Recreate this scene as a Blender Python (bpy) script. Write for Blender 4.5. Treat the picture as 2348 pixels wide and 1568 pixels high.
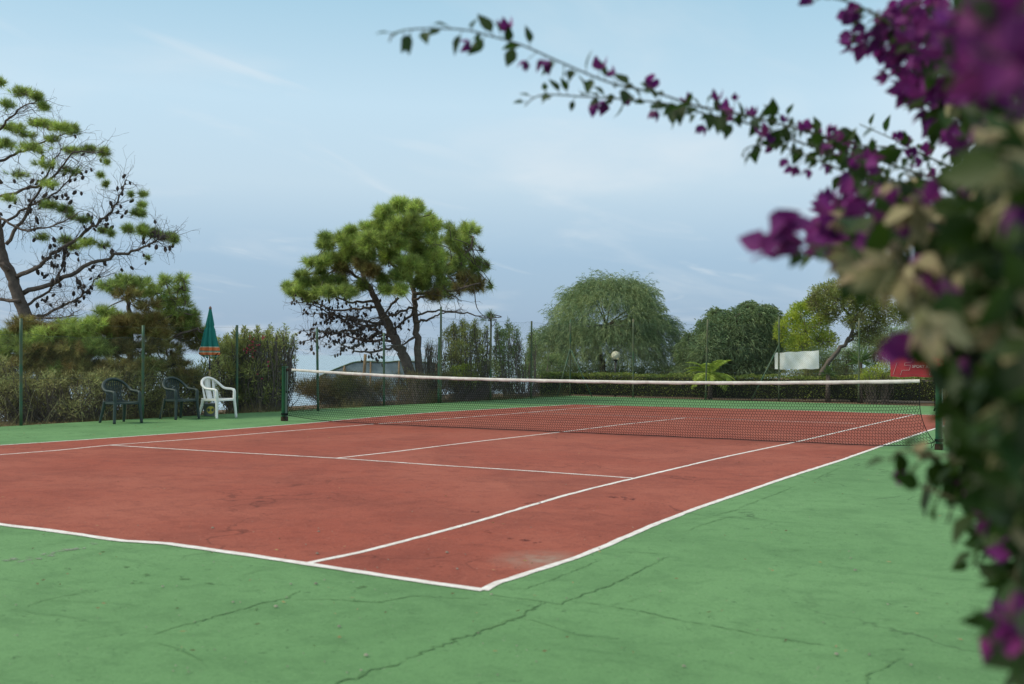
import bpy, math, random
import numpy as np
from mathutils import Matrix, Vector
rnd = random.Random(7); rs = np.random.RandomState(11)
scene = bpy.context.scene
for o in list(bpy.data.objects): bpy.data.objects.remove(o)
C = scene.collection

# ------------------------------------------------------------------ camera
PW, PH, FPX = 2347.0, 1568.0, 2519.43
CAM = np.array([8.8604, -17.5961, 1.4014]); YAW, PITCH, ROLL = 0.5107, 0.0112, 0.0092
def frame(yaw, pitch, roll):
    f = np.array([-math.sin(yaw)*math.cos(pitch), math.cos(yaw)*math.cos(pitch), math.sin(pitch)])
    r = np.array([math.cos(yaw), math.sin(yaw), 0]); u = np.cross(r, f)
    return math.cos(roll)*r+math.sin(roll)*u, -math.sin(roll)*r+math.cos(roll)*u, f
CR, CU, CF = frame(YAW, PITCH, ROLL)
cd = bpy.data.cameras.new('camera'); cam = bpy.data.objects.new('camera', cd); C.objects.link(cam)
cd.sensor_width = 36; cd.lens = FPX/PW*36; cd.clip_start = 0.05; cd.clip_end = 20000
cam.matrix_world = Matrix(((CR[0], CU[0], -CF[0], CAM[0]), (CR[1], CU[1], -CF[1], CAM[1]), (CR[2], CU[2], -CF[2], CAM[2]), (0, 0, 0, 1)))
cd.dof.use_dof = True; cd.dof.focus_distance = 24.0; cd.dof.aperture_fstop = 2.6; cd.dof.aperture_blades = 0
scene.camera = cam
scene.view_settings.view_transform = 'Standard'; scene.view_settings.look = 'None'
scene.view_settings.exposure = 0.14; scene.view_settings.gamma = 1.0
scene.cycles.max_bounces = 8; scene.cycles.transparent_max_bounces = 8

# ------------------------------------------------------------------ light
SUN_EL, SUN_AZ = math.radians(46), math.radians(232)      # azimuth measured clockwise from +Y
wd = bpy.data.worlds.new("World"); scene.world = wd; wd.use_nodes = True
nt = wd.node_tree; nt.nodes.clear()
def N(nt, t, **k):
    n = nt.nodes.new(t)
    for a, b in k.items():
        if a in n.inputs.keys(): n.inputs[a].default_value = b
        else: setattr(n, a, b)
    return n
def lin(r, g, b):
    f = lambda c: (c/255/12.92) if c/255 <= .04045 else ((c/255+.055)/1.055)**2.4
    return (f(r), f(g), f(b), 1)
def ramp(nt, stops, interp='LINEAR'):
    n = nt.nodes.new('ShaderNodeValToRGB'); cr = n.color_ramp; cr.interpolation = interp
    while len(cr.elements) > 1: cr.elements.remove(cr.elements[-1])
    cr.elements[0].position = stops[0][0]; cr.elements[0].color = stops[0][1]
    for p, c in stops[1:]:
        e = cr.elements.new(p); e.color = c
    return n
out = N(nt, 'ShaderNodeOutputWorld')
sky = N(nt, 'ShaderNodeTexSky', sky_type='NISHITA', sun_disc=False, sun_elevation=SUN_EL, sun_rotation=SUN_AZ, air_density=1.0, dust_density=1.5, ozone_density=1.2)
bg1 = N(nt, 'ShaderNodeBackground', Strength=0.10); nt.links.new(sky.outputs[0], bg1.inputs[0])
tc = N(nt, 'ShaderNodeTexCoord'); sep = N(nt, 'ShaderNodeSeparateXYZ'); nt.links.new(tc.outputs['Generated'], sep.inputs[0])
def sc(c, k): return (c[0]*k, c[1]*k, c[2]*k, 1)
veil = ramp(nt, [(0.0, lin(164, 187, 208)), (0.03, lin(148, 174, 200)), (0.085, lin(156, 184, 208)), (0.15, lin(188, 210, 224)), (0.22, lin(190, 217, 232)), (0.32, lin(160, 200, 220)), (0.40, lin(185, 215, 232)), (0.52, (.50, .60, .68, 1)), (0.75, (.55, .62, .68, 1)), (1.0, (.55, .62, .66, 1))])
nt.links.new(sep.outputs[2], veil.inputs[0])
# wispy high cloud, stretched along the wind, laid on a flat cloud deck
dv = N(nt, 'ShaderNodeVectorMath', operation='DIVIDE'); cz = N(nt, 'ShaderNodeMath', operation='ADD'); cz.inputs[1].default_value = 0.12
nt.links.new(sep.outputs[2], cz.inputs[0]); cmb = N(nt, 'ShaderNodeCombineXYZ')
for i in range(3): nt.links.new(cz.outputs[0], cmb.inputs[i])
nt.links.new(tc.outputs['Generated'], dv.inputs[0]); nt.links.new(cmb.outputs[0], dv.inputs[1])
mp = N(nt, 'ShaderNodeMapping'); mp.inputs['Rotation'].default_value = (0, 0, math.radians(-38)); mp.inputs['Scale'].default_value = (1.15, 0.8, 0.0); mp.inputs['Location'].default_value = (1.3, .4, 0)
nt.links.new(dv.outputs[0], mp.inputs[0])
nz = N(nt, 'ShaderNodeTexNoise', Scale=0.95, Detail=8.0, Roughness=0.5, Distortion=0.5); nt.links.new(mp.outputs[0], nz.inputs['Vector'])
cr = ramp(nt, [(0.50, (0, 0, 0, 1)), (0.80, (1, 1, 1, 1))], 'EASE'); nt.links.new(nz.outputs[0], cr.inputs[0])
cm = N(nt, 'ShaderNodeMix', data_type='RGBA'); nt.links.new(cr.outputs[0], cm.inputs[0])
mlt = N(nt, 'ShaderNodeMath', operation='MULTIPLY'); mlt.inputs[1].default_value = 0.55; nt.links.new(cr.outputs[0], mlt.inputs[0]); nt.links.new(mlt.outputs[0], cm.inputs[0])
mpb = N(nt, 'ShaderNodeMapping'); mpb.inputs['Rotation'].default_value = (0, 0, math.radians(20)); mpb.inputs['Scale'].default_value = (2.4, .9, 0.0); mpb.inputs['Location'].default_value = (4.1, 2.7, 0); nt.links.new(dv.outputs[0], mpb.inputs[0])
nzb = N(nt, 'ShaderNodeTexNoise', Scale=1.1, Detail=4.0, Roughness=0.5, Distortion=1.0); nt.links.new(mpb.outputs[0], nzb.inputs['Vector']); crb = ramp(nt, [(.56, (0, 0, 0, 1)), (.82, (.38, .38, .38, 1))], 'EASE'); nt.links.new(nzb.outputs[0], crb.inputs[0])
mxx = N(nt, 'ShaderNodeMath', operation='MAXIMUM'); nt.links.new(mlt.outputs[0], mxx.inputs[0]); nt.links.new(crb.outputs[0], mxx.inputs[1]); nt.links.new(mxx.outputs[0], cm.inputs[0])
nt.links.new(veil.outputs[0], cm.inputs[6]); cm.inputs[7].default_value = lin(228, 232, 234)
# brighter, whiter sky towards the side the evening sun is on
dt = N(nt, 'ShaderNodeVectorMath', operation='DOT_PRODUCT'); dt.inputs[1].default_value = (0.35, 0.93, 0.03)
nt.links.new(tc.outputs['Generated'], dt.inputs[0]); gr = ramp(nt, [(0.80, (0, 0, 0, 1)), (0.985, (1, 1, 1, 1))], 'EASE'); nt.links.new(dt.outputs['Value'], gr.inputs[0])
cm2 = N(nt, 'ShaderNodeMix', data_type='RGBA'); nt.links.new(gr.outputs[0], cm2.inputs[0]); nt.links.new(cm.outputs[2], cm2.inputs[6]); cm2.inputs[7].default_value = (.90, .93, .94, 1)
bg2 = N(nt, 'ShaderNodeBackground', Strength=1.09); nt.links.new(cm2.outputs[2], bg2.inputs[0])
ms = N(nt, 'ShaderNodeMixShader'); ms.inputs[0].default_value = 0.82
nt.links.new(bg1.outputs[0], ms.inputs[1]); nt.links.new(bg2.outputs[0], ms.inputs[2]); nt.links.new(ms.outputs[0], out.inputs[0])
sl = bpy.data.lights.new('sun', 'SUN'); sl.energy = 2.5; sl.angle = math.radians(18); sl.color = (1, .90, .70)
so = bpy.data.objects.new('sun', sl); C.objects.link(so); so.location = (0, -30, 30)
sd = Vector((math.sin(SUN_AZ)*math.cos(SUN_EL), math.cos(SUN_AZ)*math.cos(SUN_EL), math.sin(SUN_EL)))
so.rotation_euler = sd.to_track_quat('Z', 'Y').to_euler()

# ------------------------------------------------------------------ pixel -> place helpers
HP = [(5.485,-11.885,-.025),(4.115,-11.885,0),(4.115,-6.4,.045),(0,-6.4,.047),(-4.115,-6.4,.014),(5.485,11.885,-.055),(4.115,11.885,-.036),(0,6.4,-.025),(-5.485,11.885,-.075),(-4.115,11.885,-.073),(0,0,.006),(4.115,0,.014),(5.485,0,.012),(-6.4,0,-.015),(6.4,0,.03),(-9,16.5,-.05),(4,17.5,-.05),(-9,-5,0)]
hx = np.array(HP); SG = 5.5
K = np.exp(-((hx[:,None,0]-hx[None,:,0])**2+(hx[:,None,1]-hx[None,:,1])**2)/(2*SG*SG))
HW = np.linalg.solve(K+.06*np.eye(len(hx)), hx[:,2])
def h(x, y):
    x = np.asarray(x, float); y = np.asarray(y, float)
    return (np.exp(-((x[...,None]-hx[:,0])**2+(y[...,None]-hx[:,1])**2)/(2*SG*SG))*HW).sum(-1)
def terrain(x, y):
    d = np.maximum(0, -np.asarray(x, float)-13.0)
    return np.where(d > 0, -0.42*d+0.0*d, 0)
def ray(px, py): return CF+CR*((px-PW/2)/FPX)-CU*((py-PH/2)/FPX)
def at(px, py, depth): return CAM+ray(px, py)*depth
def gp(px, py, dz=0.0):
    v = ray(px, py); z = 0.0
    for _ in range(6):
        p = CAM+v*((z-CAM[2])/v[2]); z = float(h(p[0], p[1]))
    p[2] = z+dz; return p

# ------------------------------------------------------------------ mesh helpers
class MB:
    def __init__(s): s.V = []; s.F3 = []; s.F4 = []; s.n = 0; s.T = []
    def add(s, V, F):
        V = np.asarray(V, float).reshape(-1, 3); F = np.asarray(F, int)
        (s.F3 if F.shape[1] == 3 else s.F4).append(F+s.n); s.V.append(V); s.n += len(V)
    def merge(s, V, F3=None, F4=None):
        V = np.asarray(V, float)
        if F3 is not None: s.F3.append(np.asarray(F3, int)+s.n)
        if F4 is not None: s.F4.append(np.asarray(F4, int)+s.n)
        s.V.append(V); s.n += len(V)
    def build(s, name, mat, parent=None, smooth=False):
        me = bpy.data.meshes.new(name); V = np.concatenate(s.V) if s.V else np.zeros((0, 3))
        if parent is not None: V = V-np.array(parent['_o'])
        f3 = np.concatenate(s.F3) if s.F3 else np.zeros((0, 3), int); f4 = np.concatenate(s.F4) if s.F4 else np.zeros((0, 4), int)
        L = np.concatenate([f3.ravel(), f4.ravel()]); nf = len(f3)+len(f4)
        me.vertices.add(len(V)); me.vertices.foreach_set('co', V.ravel().astype(np.float32))
        me.loops.add(len(L)); me.loops.foreach_set('vertex_index', L.astype(np.int32))
        me.polygons.add(nf); st = np.concatenate([np.arange(len(f3))*3, len(f3)*3+np.arange(len(f4))*4])
        me.polygons.foreach_set('loop_start', st.astype(np.int32))
        if smooth: me.polygons.foreach_set('use_smooth', np.ones(nf, bool))
        me.update(calc_edges=True)
        if s.T:
            ca = me.color_attributes.new('tint', 'FLOAT_COLOR', 'POINT'); tt = np.concatenate(s.T); ca.data.foreach_set('color', np.stack([tt, tt, tt, np.ones_like(tt)], 1).ravel().astype(np.float32))
        me.materials.append(mat); o = bpy.data.objects.new(name, me); C.objects.link(o)
        if parent is not None: o.parent = parent
        return o
def unit(v):
    v = np.asarray(v, float); return v/np.maximum(np.linalg.norm(v, axis=-1, keepdims=True), 1e-9)
def segs(m, A, B, r, r2=None, sides=3):
    A = np.asarray(A, float).reshape(-1, 3); B = np.asarray(B, float).reshape(-1, 3); n = len(A)
    if n == 0: return
    r = np.broadcast_to(r, (n,)); r2 = r if r2 is None else np.broadcast_to(r2, (n,))
    d = unit(B-A); ref = np.where(np.abs(d[:, 2:3]) > .9, [[1., 0, 0]], [[0, 0, 1.]]); a = unit(np.cross(d, ref)); b = np.cross(d, a)
    th = np.arange(sides)*2*math.pi/sides; ring = a[:, None]*np.cos(th)[None, :, None]+b[:, None]*np.sin(th)[None, :, None]
    V = np.concatenate([A[:, None]+ring*r[:, None, None], B[:, None]+ring*r2[:, None, None]], 1)
    i = np.arange(sides); j = (i+1) % sides; q = np.stack([i, j, j+sides, i+sides], 1)
    F = (q[None]+(np.arange(n)*2*sides)[:, None, None]).reshape(-1, 4); m.add(V.reshape(-1, 3), F)
def tube(m, P, R, sides=8, flat=None, up=None, cap=True):
    P = np.asarray(P, float); n = len(P); R = np.broadcast_to(R, (n,)).astype(float)
    T = unit(np.gradient(P, axis=0)); a = np.zeros((n, 3)); ref = np.array(up if up is not None else ([0, 0, 1.] if abs(T[0][2]) < .9 else [1., 0, 0]))
    v = unit(np.cross(T[0], ref)); a[0] = v
    for i in range(1, n):
        if up is not None: v = unit(np.cross(T[i], ref)) if np.linalg.norm(np.cross(T[i], ref)) > 1e-3 else a[i-1]
        else: v = unit(a[i-1]-T[i]*np.dot(a[i-1], T[i]))
        a[i] = v
    b = np.cross(T, a); th = np.arange(sides)*2*math.pi/sides+math.pi/sides; f = flat if flat else 1.0
    V = P[:, None]+a[:, None]*(np.cos(th)[None, :, None]*R[:, None, None])+b[:, None]*(np.sin(th)[None, :, None]*R[:, None, None]*f)
    i = np.arange(sides); j = (i+1) % sides; q = np.stack([i, j, j+sides, i+sides], 1)
    F = (q[None]+(np.arange(n-1)*sides)[:, None, None]).reshape(-1, 4)
    VV = V.reshape(-1, 3)
    if cap:
        c0 = len(VV); VV = np.concatenate([VV, P[:1], P[-1:]]); F3 = np.concatenate([np.stack([np.full(sides, c0), j, i], 1), np.stack([np.full(sides, c0+1), i+(n-1)*sides, j+(n-1)*sides], 1)])
        m.merge(VV, F3, F)
    else: m.merge(VV, None, F)
def spline(P, k=6):
    P = np.asarray(P, float); n = len(P)
    if n < 3: return np.array([P[0]+(P[-1]-P[0])*t for t in np.linspace(0, 1, k+1)])
    Q = np.vstack([2*P[0]-P[1], P, 2*P[-1]-P[-2]]); out = []
    for i in range(n-1):
        a, b, c, d = Q[i:i+4]
        for t in np.arange(k)/k:
            out.append(.5*((2*b)+(c-a)*t+(2*a-5*b+4*c-d)*t*t+(3*b-a-3*c+d)*t**3))
    out.append(P[-1]); return np.array(out)
def box(m, c, s, R=None, bev=0.0):
    c = np.array(c, float); s = np.array(s, float)/2
    V = []; b = min(bev, s.min()*.9)
    if b <= 0:
        V = np.array([[x, y, z] for z in (-1, 1) for y in (-1, 1) for x in (-1, 1)])*s
        F = np.array([[0, 2, 3, 1], [4, 5, 7, 6], [0, 1, 5, 4], [2, 6, 7, 3], [0, 4, 6, 2], [1, 3, 7, 5]]); F3 = None
    else:
        V = []; idx = {}
        for sx in (-1, 1):
            for sy in (-1, 1):
                for sz in (-1, 1):
                    for k in range(3):
                        v = np.array([sx, sy, sz])*s; w = v-b*np.array([sx, sy, sz]); w[k] = v[k]; idx[(sx, sy, sz, k)] = len(V); V.append(w)
        V = np.array(V); F = []; F3 = []
        for k in range(3):
            o1, o2 = [(1, 2), (2, 0), (0, 1)][k]
            for sg in (-1, 1):
                q = []
                for p, r_ in ((-1, -1), (1, -1), (1, 1), (-1, 1)):
                    t = [0, 0, 0]; t[k] = sg; t[o1] = p; t[o2] = r_; q.append(idx[(*t, k)])
                F.append(q if sg > 0 else q[::-1])
            for p in (-1, 1):
                for r_ in (-1, 1):
                    t1 = [0, 0, 0]; t1[k] = -1; t1[o1] = p; t1[o2] = r_; t2 = list(t1); t2[k] = 1
                    F.append([idx[(*t1, o1)], idx[(*t1, o2)], idx[(*t2, o2)], idx[(*t2, o1)]])
        for sx in (-1, 1):
            for sy in (-1, 1):
                for sz in (-1, 1): F3.append([idx[(sx, sy, sz, k)] for k in range(3)])
        F = np.array(F); F3 = np.array(F3)
    if R is not None: V = V@np.asarray(R).T
    m.merge(V+c, F3, F)
def lathe(m, prof, c=(0, 0, 0), n=20, rf=None):
    V = []
    for (r, z) in prof:
        for i in range(n):
            t = 2*math.pi*i/n; k = rf(t, z) if rf else 1.0; V.append((c[0]+r*k*math.cos(t), c[1]+r*k*math.sin(t), c[2]+z))
    F = [[a*n+i, a*n+(i+1) % n, (a+1)*n+(i+1) % n, (a+1)*n+i] for a in range(len(prof)-1) for i in range(n)]
    m.add(V, F)
def rz(a): return np.array([[math.cos(a), -math.sin(a), 0], [math.sin(a), math.cos(a), 0], [0, 0, 1]])
def grid(m, f, nu, nv):
    V = [f(u/nu, v/nv) for v in range(nv+1) for u in range(nu+1)]
    F = [[v*(nu+1)+u, v*(nu+1)+u+1, (v+1)*(nu+1)+u+1, (v+1)*(nu+1)+u] for v in range(nv) for u in range(nu)]
    m.add(V, F)
def tag(o, label=None, cat=None, group=None, kind=None):
    if label: o['label'] = label
    if cat: o['category'] = cat
    if group: o['group'] = group
    if kind: o['kind'] = kind
    return o
def thing(name, label, cat, loc=(0, 0, 0), group=None):
    o = bpy.data.objects.new(name, None); C.objects.link(o); o.location = [float(v) for v in loc]; o.empty_display_size = .1
    o['_o'] = [float(v) for v in loc]; tag(o, label, cat, group); return o
def copy_thing(root, loc, rotz, label):
    r = root.copy(); C.objects.link(r); r.location = loc; r.rotation_euler = (0, 0, rotz); r['label'] = label
    for ch in list(root.children):
        c = ch.copy(); C.objects.link(c); c.parent = r
        for g in ch.children:
            d = g.copy(); C.objects.link(d); d.parent = c
    return r
def rdir(n): return unit(rs.normal(size=(n, 3)))

# ------------------------------------------------------------------ materials
def mat(name, base, rough=.7, var=None, scale=4.0, amount=.35, bump=0.0, bscale=40, spec=.3, island=0.0, trans=0.0, tcol=None, detail=4):
    m = bpy.data.materials.new(name); m.use_nodes = True; t = m.node_tree; p = t.nodes['Principled BSDF']
    p.inputs['Base Color'].default_value = (*base[:3], 1); p.inputs['Roughness'].default_value = rough; p.inputs['Specular IOR Level'].default_value = spec
    col = None; tco = N(t, 'ShaderNodeTexCoord')
    if var is not None:
        n = N(t, 'ShaderNodeTexNoise', Scale=scale, Detail=float(detail), Roughness=.6); t.links.new(tco.outputs['Object'], n.inputs['Vector'])
        r = ramp(t, [(.35, (0, 0, 0, 1)), (.65, (1, 1, 1, 1))]); t.links.new(n.outputs[0], r.inputs[0])
        x = N(t, 'ShaderNodeMix', data_type='RGBA'); x.inputs[6].default_value = (*base[:3], 1); x.inputs[7].default_value = (*var[:3], 1)
        ml = N(t, 'ShaderNodeMath', operation='MULTIPLY'); ml.inputs[1].default_value = amount; t.links.new(r.outputs[0], ml.inputs[0]); t.links.new(ml.outputs[0], x.inputs[0]); col = x.outputs[2]
    if island:
        g = N(t, 'ShaderNodeNewGeometry'); hs = N(t, 'ShaderNodeHueSaturation')
        mr = N(t, 'ShaderNodeMapRange'); mr.inputs[3].default_value = 1-island; mr.inputs[4].default_value = 1+island; t.links.new(g.outputs['Random Per Island'], mr.inputs[0]); t.links.new(mr.outputs[0], hs.inputs['Value'])
        mr2 = N(t, 'ShaderNodeMapRange'); mr2.inputs[3].default_value = .5-island*.05; mr2.inputs[4].default_value = .5+island*.06
        fr = N(t, 'ShaderNodeMath', operation='FRACT'); mu = N(t, 'ShaderNodeMath', operation='MULTIPLY'); mu.inputs[1].default_value = 37.7
        t.links.new(g.outputs['Random Per Island'], mu.inputs[0]); t.links.new(mu.outputs[0], fr.inputs[0]); t.links.new(fr.outputs[0], mr2.inputs[0]); t.links.new(mr2.outputs[0], hs.inputs['Hue'])
        if col is not None: t.links.new(col, hs.inputs['Color'])
        else: hs.inputs['Color'].default_value = (*base[:3], 1)
        col = hs.outputs[0]
    if 'needles' in name:
        vc = N(t, 'ShaderNodeVertexColor', layer_name='tint'); mrr = N(t, 'ShaderNodeMapRange'); mrr.inputs[3].default_value = .6; mrr.inputs[4].default_value = 1.5; t.links.new(vc.outputs[0], mrr.inputs[0])
        h2 = N(t, 'ShaderNodeHueSaturation'); t.links.new(mrr.outputs[0], h2.inputs['Value']); t.links.new(col, h2.inputs['Color']); col = h2.outputs[0]
    if col is not None: t.links.new(col, p.inputs['Base Color'])
    if bump:
        n = N(t, 'ShaderNodeTexNoise', Scale=float(bscale), Detail=4.0); t.links.new(tco.outputs['Object'], n.inputs['Vector'])
        b = N(t, 'ShaderNodeBump', Strength=bump, Distance=.01); t.links.new(n.outputs[0], b.inputs['Height']); t.links.new(b.outputs[0], p.inputs['Normal'])
    if trans:
        tr = N(t, 'ShaderNodeBsdfTranslucent'); mx = N(t, 'ShaderNodeMixShader'); mx.inputs[0].default_value = trans
        o = t.nodes['Material Output']; t.links.new(p.outputs[0], mx.inputs[1]); t.links.new(tr.outputs[0], mx.inputs[2]); t.links.new(mx.outputs[0], o.inputs[0])
        if tcol: tr.inputs[0].default_value = (*tcol[:3], 1)
        elif col is not None: t.links.new(col, tr.inputs[0])
        else: tr.inputs[0].default_value = (*base[:3], 1)
    return m
def court_mat(name, base, dark, pale, bleed=None):
    m = mat(name, base, rough=.85, spec=.2); t = m.node_tree; p = t.nodes['Principled BSDF']; tco = N(t, 'ShaderNodeTexCoord'); V = tco.outputs['Object']
    def nz(s, d=5, r=.6, sc_=(1, 1, 1), dist=0.0):
        mpn = N(t, 'ShaderNodeMapping'); mpn.inputs['Scale'].default_value = sc_; t.links.new(V, mpn.inputs[0])
        n = N(t, 'ShaderNodeTexNoise', Scale=float(s), Detail=float(d), Roughness=r, Distortion=dist); t.links.new(mpn.outputs[0], n.inputs['Vector']); return n.outputs[0]
    def mixc(a, b, fac, k, lo, hi):
        r = ramp(t, [(lo, (0, 0, 0, 1)), (hi, (k, k, k, 1))]); t.links.new(fac, r.inputs[0])
        x = N(t, 'ShaderNodeMix', data_type='RGBA'); t.links.new(r.outputs[0], x.inputs[0])
        if isinstance(a, tuple): x.inputs[6].default_value = (*a[:3], 1)
        else: t.links.new(a, x.inputs[6])
        x.inputs[7].default_value = (*b[:3], 1); return x.outputs[2]
    c = mixc(tuple(base), pale, nz(.35, 4), .55, .38, .68)
    c = mixc(c, dark, nz(.9, 6, .65, dist=.6), .60, .47, .72)
    c = mixc(c, dark, nz(2.2, 7, .75, (.5, 1.6, 1), .8), .6, .55, .70)
    c = mixc(c, dark, nz(5, 6, .7, (1, 1, 1), .4), .55, .49, .72)
    c = mixc(c, dark, nz(60, 4, .7), .65, .50, .72)
    c = mixc(c, sc(dark, .7), nz(210, 3, .8), .5, .52, .72)
    c = mixc(c, pale, nz(35, 3, .7), .55, .55, .75)
    # grey scuffs and small spots
    c = mixc(c, sc(dark, .55), nz(22, 3, .5, (1, 1, 1), 1.5), .75, .665, .70)
    c = mixc(c, sc(dark, .5), nz(70, 2, .5, (.5, 1, 1), 1.0), .7, .70, .73)
    c = mixc(c, (.33, .32, .27, 1), nz(48, 2, .5, (1, 1, 1), .6), .6, .735, .76)
    # hairline crazing
    wv = N(t, 'ShaderNodeTexNoise', Scale=1.6, Detail=5.0); t.links.new(V, wv.inputs['Vector'])
    ad = N(t, 'ShaderNodeVectorMath', operation='ADD'); t.links.new(V, ad.inputs[0]); t.links.new(wv.outputs[1], ad.inputs[1])
    vo = N(t, 'ShaderNodeTexVoronoi', feature='DISTANCE_TO_EDGE', Scale=.42); t.links.new(ad.outputs[0], vo.inputs['Vector'])
    cr_ = ramp(t, [(.0, (1, 1, 1, 1)), (.006, (0, 0, 0, 1))]); t.links.new(vo.outputs[0], cr_.inputs[0])
    mk = ramp(t, [(.48, (0, 0, 0, 1)), (.60, (.75, .75, .75, 1))]); t.links.new(nz(.45, 3), mk.inputs[0])
    mm = N(t, 'ShaderNodeMath', operation='MULTIPLY'); t.links.new(cr_.outputs[0], mm.inputs[0]); t.links.new(mk.outputs[0], mm.inputs[1])
    x = N(t, 'ShaderNodeMix', data_type='RGBA'); t.links.new(mm.outputs[0], x.inputs[0]); t.links.new(c, x.inputs[6]); x.inputs[7].default_value = (*[v*.45 for v in dark[:3]], 1); c = x.outputs[2]
    if bleed:
        # worn sandy patch beside the corner
        sb = N(t, 'ShaderNodeVectorMath', operation='DISTANCE'); sb.inputs[1].default_value = bleed; t.links.new(V, sb.inputs[0])
        r = ramp(t, [(.05, (1, 1, 1, 1)), (.42, (0, 0, 0, 1))]); t.links.new(sb.outputs['Value'], r.inputs[0])
        r2 = ramp(t, [(.35, (.15, .15, .15, 1)), (.65, (.85, .85, .85, 1))]); t.links.new(nz(9, 6, .7), r2.inputs[0])
        mm = N(t, 'ShaderNodeMath', operation='MULTIPLY'); t.links.new(r.outputs[0], mm.inputs[0]); t.links.new(r2.outputs[0], mm.inputs[1])
        x = N(t, 'ShaderNodeMix', data_type='RGBA'); t.links.new(mm.outputs[0], x.inputs[0]); t.links.new(c, x.inputs[6]); x.inputs[7].default_value = (.30, .24, .19, 1); c = x.outputs[2]
    t.links.new(c, p.inputs['Base Color'])
    b1 = N(t, 'ShaderNodeBump', Strength=.5, Distance=.003); t.links.new(nz(130, 5, .8), b1.inputs['Height'])
    b2 = N(t, 'ShaderNodeBump', Strength=.35, Distance=.02); t.links.new(nz(4, 4, .6), b2.inputs['Height']); t.links.new(b1.outputs[0], b2.inputs['Normal']); t.links.new(b2.outputs[0], p.inputs['Normal'])
    return m
M = {}
cornerS = gp(1250, 1285)
M['green'] = court_mat('green court paint', (.122, .262, .104), (.070, .165, .062), (.165, .325, .138))
M['red'] = court_mat('red court paint', (.300, .074, .046), (.165, .040, .027), (.39, .132, .088), bleed=tuple(cornerS))
M['line'] = mat('white line paint', (.80, .79, .76), .7, (.45, .38, .33), 14, .55, bump=.2)
M['crack'] = mat('crack', (.060, .145, .050), .9, (.10, .22, .08), 3, .9)
M['crackred'] = mat('crack in red', (.13, .036, .030), .9, (.20, .06, .045), 3, .8)
M['patch'] = mat('bare concrete', (.30, .33, .27), .9, (.18, .25, .17), 12, .9, bump=.5)
M['moss'] = mat('moss stain', (.075, .15, .05), .95, (.12, .26, .11), 9, .9)
M['dirt'] = mat('dry earth with litter', (.115, .075, .045), .95, (.20, .15, .09), 3, .9, bump=.6, bscale=20, detail=8)
M['sea'] = mat('sea', (.30, .41, .50), .4, (.36, .47, .54), .01, .7, spec=.4)
M['metalgreen'] = mat('green painted steel', (.035, .115, .065), .5, (.13, .10, .06), 5, .55, bump=.1, spec=.4)
M['olivepost'] = mat('weathered green fence post', (.055, .12, .065), .6, (.16, .13, .075), 2.5, .75, bump=.15)
M['postdark'] = mat('dark net post enamel', (.012, .09, .05), .4, (.04, .12, .06), 8, .5, spec=.5)
M['rust'] = mat('rusty collar', (.035, .025, .022), .8, (.09, .045, .03), 20, .8)
M['wire'] = mat('green coated wire', (.10, .14, .12), .5)
M['net'] = mat('black net cord', (.010, .014, .015), .8, spec=.1)
M['band'] = mat('net tape canvas', (.74, .74, .71), .8, (.54, .50, .45), 10, .7, bump=.5, bscale=30)
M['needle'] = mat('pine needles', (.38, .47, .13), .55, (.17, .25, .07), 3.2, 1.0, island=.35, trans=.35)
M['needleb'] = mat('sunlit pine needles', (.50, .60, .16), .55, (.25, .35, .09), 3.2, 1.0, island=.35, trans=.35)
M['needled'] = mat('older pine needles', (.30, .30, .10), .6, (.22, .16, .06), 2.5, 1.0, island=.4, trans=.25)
M['bark'] = mat('pine bark', (.085, .070, .060), .9, (.16, .13, .11), 9, .8, bump=.9, bscale=18)
M['barkl'] = mat('grey twigs', (.10, .085, .075), .9, (.17, .14, .12), 6, .8)
M['cone'] = mat('pine cone', (.042, .036, .036), .85, (.085, .070, .065), 30, .8, bump=.8, bscale=60)
M['ole'] = mat('oleander leaves', (.50, .53, .17), .5, (.20, .23, .08), 2.5, 1.0, island=.4, trans=.25)
M['oled'] = mat('dark oleander leaves', (.25, .34, .12), .5, (.11, .16, .06), 2.5, 1.0, island=.4, trans=.2)
M['under'] = mat('brown undergrowth', (.43, .45, .17), .7, (.19, .17, .065), 3.0, 1.0, island=.4, trans=.15)
M['pink'] = mat('pink oleander flowers', (.60, .06, .16), .6, island=.2, trans=.3)
M['willow'] = mat('weeping foliage', (.44, .52, .24), .55, (.24, .34, .18), 1.4, 1.0, island=.3, trans=.3)
M['willowd'] = mat('blue green weeping foliage', (.35, .45, .22), .55, (.17, .27, .14), 1.4, 1.0, island=.3, trans=.25)
M['lime'] = mat('yellow green foliage', (.52, .60, .07), .55, (.22, .32, .05), 2.2, 1.0, island=.3, trans=.35)
M['olive'] = mat('olive foliage', (.33, .39, .10), .55, (.16, .16, .07), 2.2, 1.0, island=.35, trans=.25)
M['hedge'] = mat('hedge leaves', (.13, .20, .04), .45, (.24, .28, .05), 2, .9, island=.45, trans=.15)
M['hedgein'] = mat('hedge inner shade', (.020, .022, .012), .95)  # near-black, the shade inside the hedge is put into this colour
M['palm'] = mat('palm fronds', (.36, .48, .07), .45, (.24, .36, .06), 1.5, .7, island=.2, trans=.3)
M['yucca'] = mat('yucca leaves', (.09, .15, .04), .45, (.13, .20, .05), 1.5, .7, island=.3, trans=.15)
M['dry'] = mat('dry grass', (.22, .17, .085), .8, (.11, .13, .045), 1.2, .9, island=.4, trans=.2)
M['stalk'] = mat('straw stalks', (.27, .24, .13), .8, island=.3)
M['bl'] = mat('bougainvillea leaves', (.015, .032, .008), .55, (.032, .060, .012), 6, .7, island=.5, trans=.28, tcol=(.05, .10, .010))
M['bf'] = mat('purple bracts', (.135, .016, .155), .6, (.25, .032, .19), 8, .7, island=.35, trans=.4)
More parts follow.
